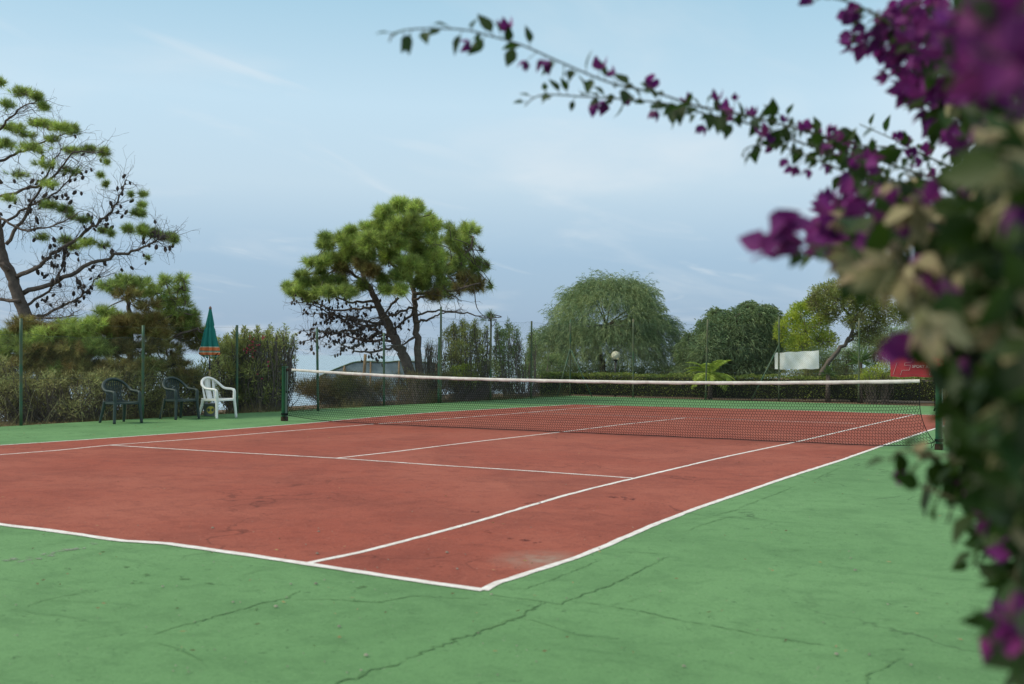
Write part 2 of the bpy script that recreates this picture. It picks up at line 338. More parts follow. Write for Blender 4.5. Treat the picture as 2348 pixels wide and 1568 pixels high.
M['bd'] = mat('dried bracts', (.38, .32, .20), .8, (.22, .17, .09), 8, .8, island=.35, trans=.3)
M['bs'] = mat('bougainvillea stem', (.060, .070, .035), .8, (.10, .08, .05), 12, .7, bump=.4)
M['plgreen'] = mat('dark green plastic', (.032, .054, .052), .5, (.055, .078, .074), 16, .6, spec=.3)
M['plwhite'] = mat('white plastic', (.88, .89, .86), .4, (.62, .66, .60), 6, .5, spec=.5)
M['wood'] = mat('pale wood pole', (.46, .34, .18), .6, (.32, .22, .12), 18, .6)
M['tape'] = mat('grey tape', (.06, .06, .065), .6)
M['finial'] = mat('wooden finial', (.18, .12, .10), .6)
M['bucket'] = mat('grey plastic pail', (.16, .17, .18), .5, (.25, .26, .26), 9, .6)
M['yellow'] = mat('yellow label', (.60, .52, .10), .6, (.50, .44, .10), 50, .4)
M['stake'] = mat('weathered stake', (.26, .18, .10), .85, (.16, .12, .08), 8, .8)
M['tarp'] = mat('blue grey sheet', (.34, .44, .48), .6, (.18, .26, .30), 3, .8, bump=.4, bscale=8)
M['whitecloth'] = mat('white banner cloth', (.86, .88, .86), .7, (.76, .80, .78), 3, .8, bump=.3, bscale=5)
M['redcloth'] = mat('red banner cloth', (.50, .045, .06), .7, (.38, .035, .05), 3, .8, bump=.3, bscale=5)
M['print'] = mat('white print', (.62, .45, .45), .7)
M['black'] = mat('black pole', (.012, .013, .015), .5)
M['leafdead'] = mat('dead leaves', (.30, .19, .09), .8, island=.4)
M['stone'] = mat('pebbles', (.21, .20, .16), .85, island=.35)
gm = bpy.data.materials.new('frosted globe'); gm.use_nodes = True; p_ = gm.node_tree.nodes['Principled BSDF']
p_.inputs['Base Color'].default_value = (.85, .84, .68, 1); p_.inputs['Roughness'].default_value = .08; p_.inputs['Transmission Weight'].default_value = .55; p_.inputs['IOR'].default_value = 1.15; M['globe'] = gm
cmn = bpy.data.materials.new('striped parasol cloth'); cmn.use_nodes = True; t = cmn.node_tree; p_ = t.nodes['Principled BSDF']; p_.inputs['Roughness'].default_value = .8
tc_ = N(t, 'ShaderNodeTexCoord'); sp_ = N(t, 'ShaderNodeSeparateXYZ'); t.links.new(tc_.outputs['Generated'], sp_.inputs[0])
TL, OR, CRM = (.006, .17, .145, 1), (.62, .17, .055, 1), (.55, .55, .42, 1)
rp = ramp(t, [(0, TL), (.055, CRM), (.07, TL), (.085, OR), (.135, CRM), (.15, TL), (.17, OR), (.235, CRM), (.25, TL)], 'CONSTANT'); t.links.new(sp_.outputs[2], rp.inputs[0])
t.links.new(rp.outputs[0], p_.inputs['Base Color']); M['parasol'] = cmn

# ------------------------------------------------------------------ the setting
def sheet(name, x0, x1, y0, y1, step, m, zf, parent=None):
    nx = max(1, int((x1-x0)/step)); ny = max(1, int((y1-y0)/step))
    X, Y = np.meshgrid(np.linspace(x0, x1, nx+1), np.linspace(y0, y1, ny+1)); Z = zf(X, Y)
    b = MB(); i = np.arange(nx)[None]+np.arange(ny)[:, None]*(nx+1); i = i.ravel()
    b.add(np.stack([X, Y, Z], -1).reshape(-1, 3), np.stack([i, i+1, i+nx+2, i+nx+1], 1)); return b.build(name, m, smooth=True)
GX0, GY1 = -9.06, 17.55
o = sheet('court_surround', GX0, 16.0, -24.0, GY1, .25, M['green'], lambda x, y: h(x, y)); tag(o, kind='structure')
b = MB()     # wider land, falling away towards the sea on the left
xs = np.concatenate([np.arange(-60, -8.5, 1.5), np.arange(-8, 80, 4.0)]); ys = np.concatenate([np.arange(-60, 60, 2.0), np.arange(60, 400, 20.0)])
X, Y = np.meshgrid(xs, ys); wob = .25*np.sin(X*.7+Y*.3)+.2*np.sin(Y*.9-X*.4)
Z = terrain(X+wob*2, Y)-.14+.05*np.sin(X*1.3)*np.sin(Y*1.1)
nx = len(xs); i = (np.arange(nx-1)[None]+np.arange(len(ys)-1)[:, None]*nx).ravel(); b.add(np.stack([X, Y, Z], -1).reshape(-1, 3), np.stack([i, i+1, i+nx+1, i+nx], 1))
tag(b.build('ground', M['dirt'], smooth=True), kind='structure')
b = MB(); b.add([(-6000, -6000, -16), (500, -6000, -16), (500, 6000, -16), (-6000, 6000, -16)], [[0, 1, 2, 3]]); tag(b.build('sea', M['sea']), kind='structure')

# traced court lines (photo pixels -> ground)
def gl(pts): return np.array([gp(*q) for q in pts])
base_px = [(-60,1195),(0,1203),(90,1214),(180,1226),(270,1240),(385,1247),(425,1253),(560,1272),(700,1293),(900,1324),(1000,1339),(1108,1354)]
dr_px = [(1108,1354),(1137,1337),(1196,1319),(1268,1296),(1327,1277),(1399,1247),(1496,1205),(1593,1167),(1699,1131),(1792,1099),(1926,1056),(2011,1026),(2120,990),(2230,956)]
sr_px = [(708,1291),(830,1266),(934,1239),(1018,1217),(1111,1191),(1187,1168),(1285,1139),(1356,1120),(1454,1097),(1559,1072),(1652,1050),(1813,1016),(1960,982),(2098,950)]
sv_px = [(250,1021),(500,1036),(770,1051),(1000,1067),(1225,1081),(1454,1097)]
cs_px = [(770,1051),(905,1036),(1090,1013),(1275,992),(1420,974),(1573,958)]
dl_px = [(0,1021),(200,1008),(400,994),(560,982),(700,971),(860,956),(1000,945),(1180,935),(1322,927)]
sl_px = [(0,1043),(130,1033),(250,1021),(440,1007),(640,990),(850,973),(960,965),(1170,949),(1300,938),(1413,930)]
fb_px = [(1322,927),(1413,930),(1573,934),(1800,940),(2098,950),(2230,955)]
fs_px = [(1190,948),(1330,950),(1573,958),(1800,966),(1960,971)]
L = {k: gl(v) for k, v in dict(base=base_px, dr=dr_px, sr=sr_px, sv=sv_px, cs=cs_px, dl=dl_px, sl=sl_px, fb=fb_px, fs=fs_px).items()}
yb = float(L['base'][-1][1])
L['base'] = np.vstack([[-5.485, L['base'][0][1], 0], L['base'][1:]])
L['dl'] = np.vstack([[-5.50, L['base'][0][1], 0], L['dl']]); L['sl'] = np.vstack([[-4.13, L['base'][0][1], 0], L['sl']])
L['fs'][0] = [L['sl'][7][0], L['fs'][1][1], 0]
bX = lambda x: np.interp(x, L['base'][:, 0], L['base'][:, 1])
fX = lambda x: np.interp(x, L['fb'][:, 0], L['fb'][:, 1])
rY = lambda y: np.interp(y, L['dr'][:, 1], L['dr'][:, 0])
lY = lambda y: np.interp(y, L['dl'][:, 1], L['dl'][:, 0])
nu, nv = 90, 180; b = MB(); V = []
for j in range(nv+1):
    for i in range(nu+1):
        u = i/nu; v = j/nv; y = -12+v*24
        x = lY(y)+(rY(y)-lY(y))*u; y = bX(x)+(fX(x)-bX(x))*v; x = lY(y)+(rY(y)-lY(y))*u
        V.append((x, y, 0))
V = np.array(V); V[:, 2] = h(V[:, 0], V[:, 1])+.0022
i = (np.arange(nu)[None]+np.arange(nv)[:, None]*(nu+1)).ravel(); b.add(V, np.stack([i, i+1, i+nu+2, i+nu+1], 1))
court = b.build('court', M['red'], smooth=True); tag(court, kind='structure')
def strip(b, P, w, z, jit=.003, step=.12, taper=False, rough=0.0):
    P = np.asarray(P, float)[:, :2]; d = np.r_[0, np.cumsum(np.linalg.norm(np.diff(P, axis=0), axis=1))]
    n = max(3, int(d[-1]/step)); s = np.linspace(0, d[-1], n); Q = np.stack([np.interp(s, d, P[:, 0]), np.interp(s, d, P[:, 1])], 1)
    if rough: Q[1:-1] += rs.normal(size=(n-2, 2))*rough
    T = np.gradient(Q, axis=0); T /= np.maximum(np.linalg.norm(T, axis=1, keepdims=True), 1e-9); nn = np.stack([-T[:, 1], T[:, 0]], 1)
    wl = w/2*(1+rs.normal(size=n)*jit/w); wr = w/2*(1+rs.normal(size=n)*jit/w)
    if taper: f = np.sin(np.linspace(.08, math.pi-.08, n))**.5; wl = wl*f; wr = wr*f
    A = Q+nn*wl[:, None]; B = Q-nn*wr[:, None]
    VV = np.concatenate([np.c_[A, h(A[:, 0], A[:, 1])+z], np.c_[B, h(B[:, 0], B[:, 1])+z]]); k = np.arange(n-1)
    b.add(VV, np.stack([k+n, k+n+1, k+1, k], 1))
b = MB()
for k, w, z in (('dr', .060, .0042), ('sr', .050, .0043), ('dl', .055, .0042), ('sl', .050, .0043), ('cs', .05, .0042)): strip(b, L[k], w, z, jit=.006)
for k, w, z in (('base', .075, .0052), ('sv', .050, .0053), ('fb', .06, .0052), ('fs', .04, .0053)): strip(b, L[k], w, z, jit=.006)
tag(b.build('court_markings', M['line']), kind='structure')

# cracks, bare patches and moss stains of the old surface
def crackset(lst, z): 
    b = MB()
    for w, pts in lst:
        strip(b, gl(pts), w*.62, z, jit=w*.4, step=.03, taper=True, rough=w*.55); z += .0002
    return b
def z5(l): return [(x*.4972, 1109+y*.4972) for x, y in l]         # from my enlargements back to photo pixels
def z6(l): return [(933.9+x*.4226, 1050.6+y*.4226) for x, y in l]
gcr = [(.014, z5([(680,705),(760,680),(850,650),(930,635),(1010,607),(1090,588),(1190,555),(1270,538),(1330,530),(1380,492)])),
 (.012, z5([(1330,535),(1430,535),(1540,533),(1640,542),(1740,548),(1820,535),(1900,517),(2000,522),(2120,530),(2225,528)])),
 (.022, z6([(745,780),(660,830),(560,880),(440,925),(330,965),(240,990),(120,1035),(0,1092)])),
 (.024, z5([(1870,822),(1730,860),(1640,900),(1550,923),(1500,950)])),
 (.013, z6([(410,735),(530,750),(740,778),(820,795),(870,770),(970,735),(1100,690),(1200,640),(1300,590),(1420,530)])),
 (.008, z6([(1420,530),(1330,515),(1200,508),(1130,515)])),
 (.009, z6([(500,690),(630,712),(760,665),(860,628),(960,590),(1060,545)])),
 (.014, z6([(870,772),(1070,800),(1250,830),(1450,875),(1660,910),(1900,960),(2150,1000),(2348,1030)])),
 (.009, z6([(600,868),(700,885),(800,920),(900,955),(1020,970),(1150,982)])),
 (.011, z6([(1500,400),(1600,360),(1740,320)])), (.010, z6([(1790,275),(1900,230),(2000,195),(2105,150)])), (.010, z6([(2190,125),(2260,90),(2348,50)])),
 (.010, z6([(1430,325),(1600,330),(1720,295),(1800,278),(1950,285),(2120,292),(2348,308)])),
 (.008, z6([(1100,800),(1200,775),(1330,745)])),
 (.010, [(2070,1509),(2055,1512),(2035,1528),(2020,1534),(2000,1545),(1990,1548),(1988,1575)]),
 (.008, z5([(0,590),(90,580),(200,538),(320,515),(450,480)])), (.007, z5([(90,580),(160,600),(300,610),(420,640),(560,640)])), (.006, z5([(200,538),(380,545),(640,560)])),
 (.006, z5([(350,725),(480,705),(570,690)])), (.007, z5([(700,730),(800,755),(860,785),(920,810),(950,845)])), (.007, z5([(1100,430),(1200,400),(1300,380)])),
 (.008, [(2026,1177),(2150,1180),(2300,1183),(2347,1180)]), (.006, [(1800,1265),(1830,1261),(1856,1264)]), (.006, [(1790,1325),(1815,1318)]), (.007, [(2020,1492),(2060,1488),(2090,1492)]),
 (.006, [(2030,1520),(2060,1514)]), (.006, [(2020,1424),(2040,1420),(2060,1426)]), (.006, [(2280,1400),(2310,1397),(2330,1402)]), (.006, z6([(1870,840),(1900,845)])), (.005, z6([(2050,645),(2140,620)]))]
tag(crackset(gcr, .003).build('surround_cracks', M['crack']), kind='structure')
rcr = [(.008, z6([(700,300),(850,292),(990,290),(1100,315),(1250,318),(1430,325)])), (.006, z6([(730,130),(880,148),(1010,155)])), (.010, z6([(1048,175),(1100,192),(1180,200),(1250,225)])),
 (.006, z6([(110,225),(200,240),(290,245)])), (.005, z6([(0,185),(100,175),(200,155)])), (.006, z6([(330,122),(390,116)])), (.005, z6([(690,62),(740,50)])),
 (.006, z5([(0,62),(200,35),(400,10)])), (.007, z5([(740,15),(880,30),(1000,18)])), (.006, z5([(1000,300),(1200,290),(1400,260)])), (.006, z5([(1590,118),(1700,85),(1830,50),(1960,25)])), (.006, z5([(1960,70),(2030,88),(2110,90)])),
 (.005, z5([(1270,78),(1420,90),(1560,100)])), (.005, z5([(580,115),(612,112)])), (.005, [(1600,1105),(1800,1115)]), (.005, [(1500,1040),(1700,1040)])]
tag(crackset(rcr, .0033).build('court_cracks', M['crackred']), kind='structure')
def blotches(name, m, spots, z, seed):
    r_ = np.random.RandomState(seed); b = MB()
    for px, py, rw, rh in spots:
        for k in range(3):
            c = gp(px+r_.normal()*rw*.5, py+r_.normal()*rh*.4); e = gp(px+rw, py); f = gp(px, py-rh); a = np.linalg.norm((e-gp(px, py))[:2])*r_.uniform(.3, .7); bb = np.linalg.norm((f-gp(px, py))[:2])*r_.uniform(.3, .7); th = math.atan2(*(e-gp(px, py))[1::-1])
            n = 22; ph = r_.uniform(0, 6, 4); V = []
            for i in range(n):
                t_ = 2*math.pi*i/n; q = 1+.25*math.sin(2*t_+ph[0])+.2*math.sin(5*t_+ph[1])+.16*math.sin(9*t_+ph[2]); x = a*q*math.cos(t_); y = bb*q*math.sin(t_)
                V.append((c[0]+x*math.cos(th)-y*math.sin(th), c[1]+x*math.sin(th)+y*math.cos(th)))
            V = np.array(V+[tuple(c[:2])]); z += .00015
            b.add(np.c_[V, h(V[:, 0], V[:, 1])+z], [[i, (i+1) % n, n] for i in range(n)])
    o = b.build(name, m); at_ = o.data.color_attributes.new('fade', 'FLOAT_COLOR', 'POINT'); k = len(o.data.vertices)
    c_ = np.zeros((k, 4), np.float32); c_[:, 3] = 1; c_[22::23, :3] = 1; at_.data.foreach_set('color', c_.ravel())
    t = m.node_tree; ou = t.nodes['Material Output']; ca = N(t, 'ShaderNodeVertexColor', layer_name='fade'); tco = N(t, 'ShaderNodeTexCoord')
    n1 = N(t, 'ShaderNodeTexNoise', Scale=26.0, Detail=6.0, Roughness=.7); t.links.new(tco.outputs['Object'], n1.inputs['Vector'])
    mu = N(t, 'ShaderNodeMath', operation='MULTIPLY'); t.links.new(ca.outputs[0], mu.inputs[0]); t.links.new(n1.outputs[0], mu.inputs[1])
    rr = ramp(t, [(.10, (0, 0, 0, 1)), (.42, (.75, .75, .75, 1))]); t.links.new(mu.outputs[0], rr.inputs[0])
    tb = N(t, 'ShaderNodeBsdfTransparent'); mx = N(t, 'ShaderNodeMixShader'); t.links.new(rr.outputs[0], mx.inputs[0]); t.links.new(tb.outputs[0], mx.inputs[1]); t.links.new(t.nodes['Principled BSDF'].outputs[0], mx.inputs[2]); t.links.new(mx.outputs[0], ou.inputs[0])
    return tag(o, kind='structure')
blotches('bare_patches', M['patch'], [(x*.4972, 1109+y*.4972, a, c) for x, y, a, c in [(30,357,38,5),(90,350,30,5),(150,343,26,4),(240,325,28,5),(310,310,32,6),(360,298,22,5),(430,280,14,4)]], .002, 3)
blotches('moss_stains', M['moss'], [(x*.4972, 1109+y*.4972, a, c) for x, y, a, c in [(580,385,14,3),(620,455,14,3),(870,438,20,4),(950,462,22,3),(310,395,14,2),(1680,480,20,4),(1740,547,16,2),(1160,580,14,3),(1890,600,6,2),(1640,540,12,2),(700,420,18,3),(60,355,10,2)]], .0022, 4)
M['stainred'] = mat('dark scuff', (.17, .045, .036), .9)
blotches('red_stains', M['stainred'], [(933.9+x*.4226, 1050.6+y*.4226, a, c) for x, y, a, c in [(1160,215,28,5),(1200,225,20,3),(640,445,26,4),(700,458,14,3),(360,292,12,3),(690,245,20,3),(440,400,12,3),(150,590,12,3),(720,205,10,2),(540,440,16,2)]], .0030, 5)

# ------------------------------------------------------------------ net and posts
def net_post(px, py, label, lean=0.0, dirx=1):
    p = gp(px, py); t_ = thing('net_post', label, 'net post', p, 'posts holding the tennis net')
    b = MB(); R = np.eye(3); box(b, p+np.array([0, 0, .60]), (.095, .095, 1.02), None, .008); b.build('pole', M['postdark'], t_)
    b = MB(); box(b, p+np.array([0, 0, .045]), (.112, .112, .09), None, .006); b.build('base_collar', M['rust'], t_)
    b = MB(); box(b, p+np.array([0, 0, 1.115]), (.102, .102, .018), None, .004); b.build('cap', M['postdark'], t_)
    b = MB(); lathe(b, [(0, -.02), (.03, -.02), (.03, -.008), (.022, -.004), (.022, .004), (.03, .008), (.03, .02), (0, .02)], (0, 0, 0), 16); V = b.V[0].copy(); b.V[0] = np.stack([V[:, 0], V[:, 2], V[:, 1]], 1)+p+np.array([dirx*.062, 0, 1.055]); b.build('pulley', M['rust'], t_)
    b = MB(); tube(b, [p+np.array([dirx*.06, -.02, 1.03]), p+np.array([dirx*.062, -.02, .8]), p+np.array([dirx*.058, -.02, .62])], .006, 6); tube(b, [p+np.array([dirx*.058, -.02, .62]), p+np.array([dirx*.07, -.02, .58])], .012, 6); b.build('winding_strap', M['net'], t_)
    b = MB(); th = np.linspace(0, 2*math.pi, 21)
    for k in range(3): tube(b, np.stack([.058*np.sign(np.cos(th))*np.abs(np.cos(th))**.5, .058*np.sign(np.sin(th))*np.abs(np.sin(th))**.5, np.full(21, .13+.014*k)], 1)+p, .006, 5)
    tube(b, spline([p+np.array([.05*dirx, -.06, .15]), p+np.array([.07*dirx, -.07, .06]), p+np.array([.10*dirx, -.07, .04]), p+np.array([.085*dirx, -.065, .13])]), .005, 5); b.build('tie_cord', M['net'], t_)
    return p
PL = net_post(652, 965, 'dark green square net post nearest the plastic chairs', dirx=1)
PR = net_post(2152, 1031, 'dark green square net post half hidden by the bougainvillea', dirx=-1)
nt_ = thing('tennis_net', 'black tennis net with white headband stretched across the red court', 'tennis net', (PL+PR)/2)
ZL, ZR, ZC = PL[2]+1.07, PR[2]+1.045, .935
def ntop(u): return np.interp(u, [0, .5, 1], [ZL, ZC+.015, ZR])-.035*np.sin(np.pi*np.clip(u*2, 0, 1))-.03*np.sin(np.pi*np.clip(u*2-1, 0, 1))
def nx0(v): return PL[0]+.10+.10*v**1.5-.02
def nx1(v): return PR[0]-.06-.22*(1-(1-v)**3)
def npt(u, v):
    u = np.asarray(u, float); v = np.asarray(v, float)
    x = nx0(v)+(nx1(v)-nx0(v))*u; y = PL[1]+(PR[1]-PL[1])*u; g = h(x, y)+.022
    zb = g+.10*np.exp(-u*18)+.09*np.exp(-(1-u)*45); z = zb+(ntop(u)-.05-zb)*v
    y = y+.05*np.sin(u*23)*np.sin(np.pi*v)*.6+.03*np.sin(u*61+v*4)*(1-v)-.05*np.sin(np.pi*v)
    return np.stack([x, y, z], -1)
NC, NR = 280, 21
b = MB(); A = []; B = []
def npp(i, j, s):    # hexagon-like mesh: lower (s=0) or upper (s=1) end of upright cords
    off = .5*(j % 2); return npt((i+off)/NC, np.clip((j+(.20 if s == 0 else .88))/NR, 0, 1))
I, J = np.meshgrid(np.arange(NC), np.arange(NR)); I = I.ravel(); J = J.ravel()
lo = npt((I+.5*(J % 2))/NC, (J+.12)/NR); hi = npt((I+.5*(J % 2))/NC, (J+.80)/NR); A.append(lo); B.append(hi)
k = J < NR-1; I2, J2 = I[k], J[k]; top = npt((I2+.5*(J2 % 2))/NC, (J2+.80)/NR)
for s_ in (-.5, .5):
    uu = (I2+.5*(J2 % 2)+s_)/NC; ok = (uu >= 0) & (uu <= 1); A.append(top[ok]); B.append(npt(uu, (J2+1.12)/NR)[ok])
uu = np.linspace(0, 1, NC+1); A.append(npt(uu[:-1], 0*uu[:-1])); B.append(npt(uu[1:], 0*uu[1:]))
A.append(npt((np.arange(NC))/NC, np.zeros(NC))); B.append(npt(np.arange(NC)/NC, np.full(NC, .12/NR)))
segs(b, np.concatenate(A), np.concatenate(B), .0036, sides=3); b.build('netting', M['net'], nt_)
b = MB(); tube(b, npt(np.linspace(0, 1, 160), np.zeros(160)), .006, 6); b.build('bottom_cord', M['net'], nt_)
for e, nm in ((0., 'left'), (1., 'right')):
    b = MB(); vv = np.linspace(0, 1, 24); tube(b, npt(np.full(24, e), vv), .006, 6); b.build('side_cord', M['net'], nt_)
b = MB(); U = np.linspace(0, 1, 241); Vv = []
for u in U:
    c = npt(u, 1.0); zt = float(ntop(u)); wv = .003*math.sin(u*90)+.002*math.sin(u*210)
    c[2] = zt
    for dy, dz in ((-.008, .004), (0, .010), (.008, .004), (.010+wv, -.022), (.007+wv, -.046+wv), (-.007+wv, -.046+wv), (-.010+wv, -.020)): Vv.append((c[0], c[1]+dy, zt+dz))
n = 7; F = [[i*n+k, i*n+(k+1) % n, (i+1)*n+(k+1) % n, (i+1)*n+k] for i in range(len(U)-1) for k in range(n)]; b.add(Vv, F); b.build('headband', M['band'], nt_)
b = MB(); tube(b, [PL+np.array([.05, 0, 1.05]), npt(0, 1.0)+np.array([0, 0, .045])], .005, 5); b.build('cable', M['net'], nt_); b = MB(); tube(b, [npt(1, 1.)+np.array([0, 0, .045]), PR+np.array([-.05, 0, 1.05])], .005, 5); b.build('cable', M['net'], nt_)

# ------------------------------------------------------------------ chain link fences
low = [((-150,1003),(-152,712)),((48,980),(46,728)),((327,962),(327,745)),((543,948),(542,745)),((729,942),(725,753)),((880,930),(879,763))]
tall = [((1010,924),(1010,703)),((1124,918),(1125,716)),((1217,913.6),(1218,736)),((1306,908),(1307,732)),((1451,911.7),(1451,731)),((1617,916.5),(1622,732)),((1785,918),(1785,726)),((1968,922),(1969,729.5)),((2165,926),(2166,727)),((2370,931),(2371,725))]
def posts_world(l):
    out = []
    for (bx, by), (tx, ty) in l:
        p = gp(bx, by); d = (p-CAM)@CF; q = at(tx, ty, d); q[1] = p[1]+(q[1]-p[1])*.5; out.append((p, q))
    return out
PLo, PTa = posts_world(low), posts_world(tall)
for i in range(4):      # keep the first posts on one straight line
    p, q = PLo[i]; v = (p-CAM)*[1, 1, 0]*((-9.02-CAM[0])/(p[0]-CAM[0])-1) if p[0] > -9.02 else np.zeros(3); PLo[i] = (p+v, q+v)
def fence(name, label, PP, hf, top_wire, extra=None):
    t_ = thing(name, label, 'fence', PP[0][0])
    for p, q in PP:
        b = MB(); tube(b, np.array([p+(q-p)*s for s in np.linspace(0, 1, 8)]), .030, 10); b.build('post', M['olivepost'] if name == 'chain_link_fence' and hf > 2 else M['metalgreen'], t_)
    P = np.array([p for p, q in PP]); d = np.r_[0, np.cumsum(np.linalg.norm(np.diff(P, axis=0)[:, :2], axis=1))]; Ltot = d[-1]
    Hh = [hf]*len(PP) if np.isscalar(hf) else hf
    def fp(s, z):
        s = np.clip(s, 0, Ltot); x = np.interp(s, d, P[:, 0]); y = np.interp(s, d, P[:, 1]); zz = np.interp(s, d, P[:, 2])
        k = np.searchsorted(d, s, side='right')-1; k = np.clip(k, 0, len(d)-2); f = (s-d[k])/(d[k+1]-d[k])
        tx, ty = (P[-1]-P[0])[:2]/np.linalg.norm((P[-1]-P[0])[:2]); off = -.034-.03*np.sin(np.pi*f)*np.sin(z*2.1+s)
        sag = (.045*np.sin(np.pi*f)+.012*np.sin(s*9))*(z/hf)
        nx_, ny_ = -np.gradient(P[:, 1])[k] if False else 0, 0
        return np.stack([x+off*.8, y-off*.8, zz+.03+z-sag], -1)
    cell = .066; A = []; B = []; n = int((Ltot+hf)/cell)+1; m_ = int(hf/.24)+1
    for sg in (1, -1):
        s0 = np.arange(-int(hf/cell)-1, int(Ltot/cell)+int(hf/cell)+2)*cell
        zz = np.linspace(0, hf, m_+1)
        for a in range(m_):
            sa = s0+sg*zz[a]; sb = s0+sg*zz[a+1]; ok = (sa >= 0) & (sa <= Ltot) & (sb >= 0) & (sb <= Ltot)
            A.append(fp(sa[ok], np.full(ok.sum(), zz[a]))); B.append(fp(sb[ok], np.full(ok.sum(), zz[a+1])))
    b = MB(); segs(b, np.concatenate(A), np.concatenate(B), .0008, sides=3); b.build('wire_mesh', M['wire'], t_)
    ss = np.linspace(0, Ltot, 120)
    for z_ in top_wire:
        b = MB()
        if z_ > hf: tube(b, np.array([np.array(q)-[0, 0, .05] for p, q in PP]), .0022, 4)
        else: tube(b, fp(ss, np.full(120, z_)), .0028, 4)
        b.build('tension_wire', M['wire'], t_)
    return t_, fp, d
fence('chain_link_fence', 'low green chain link fence with bare top wire behind the plastic chairs', PLo+[(PTa[0][0]+0, PTa[0][0]+np.array([0, 0, 1.9]))][:0], 1.68, (1.66, .85, 9)) if False else None
lowP = PLo+[(PTa[0][0]-np.array([0, .12, 0]), PTa[0][0]-np.array([0, .12, 0])+np.array([0, 0, 1.95]))]
fence('chain_link_fence', 'low green chain link fence running behind the plastic chairs and parasol', lowP, 1.68, (1.67, .85, 9))
ft, ffp, fd = fence('chain_link_fence', 'tall chain link fence round the far left corner and along the hedge', PTa, 2.52, (2.51, 1.7, .9))
# raking struts
def strut(p, q): b = MB(); tube(b, [p, q], .022, 8); b.build('brace', M['metalgreen'], ft)
cp, cq = PTa[3]; dcp = (cp-CAM)@CF
mid = cp+(cq-cp)*.62
a1 = gp(1277, 909); a2 = gp(1357, 910)
strut(np.array(a1), mid); strut(np.array(a2), mid)
cp, cq = PTa[6]; strut(gp(1722, 918), cp+(cq-cp)*.66)

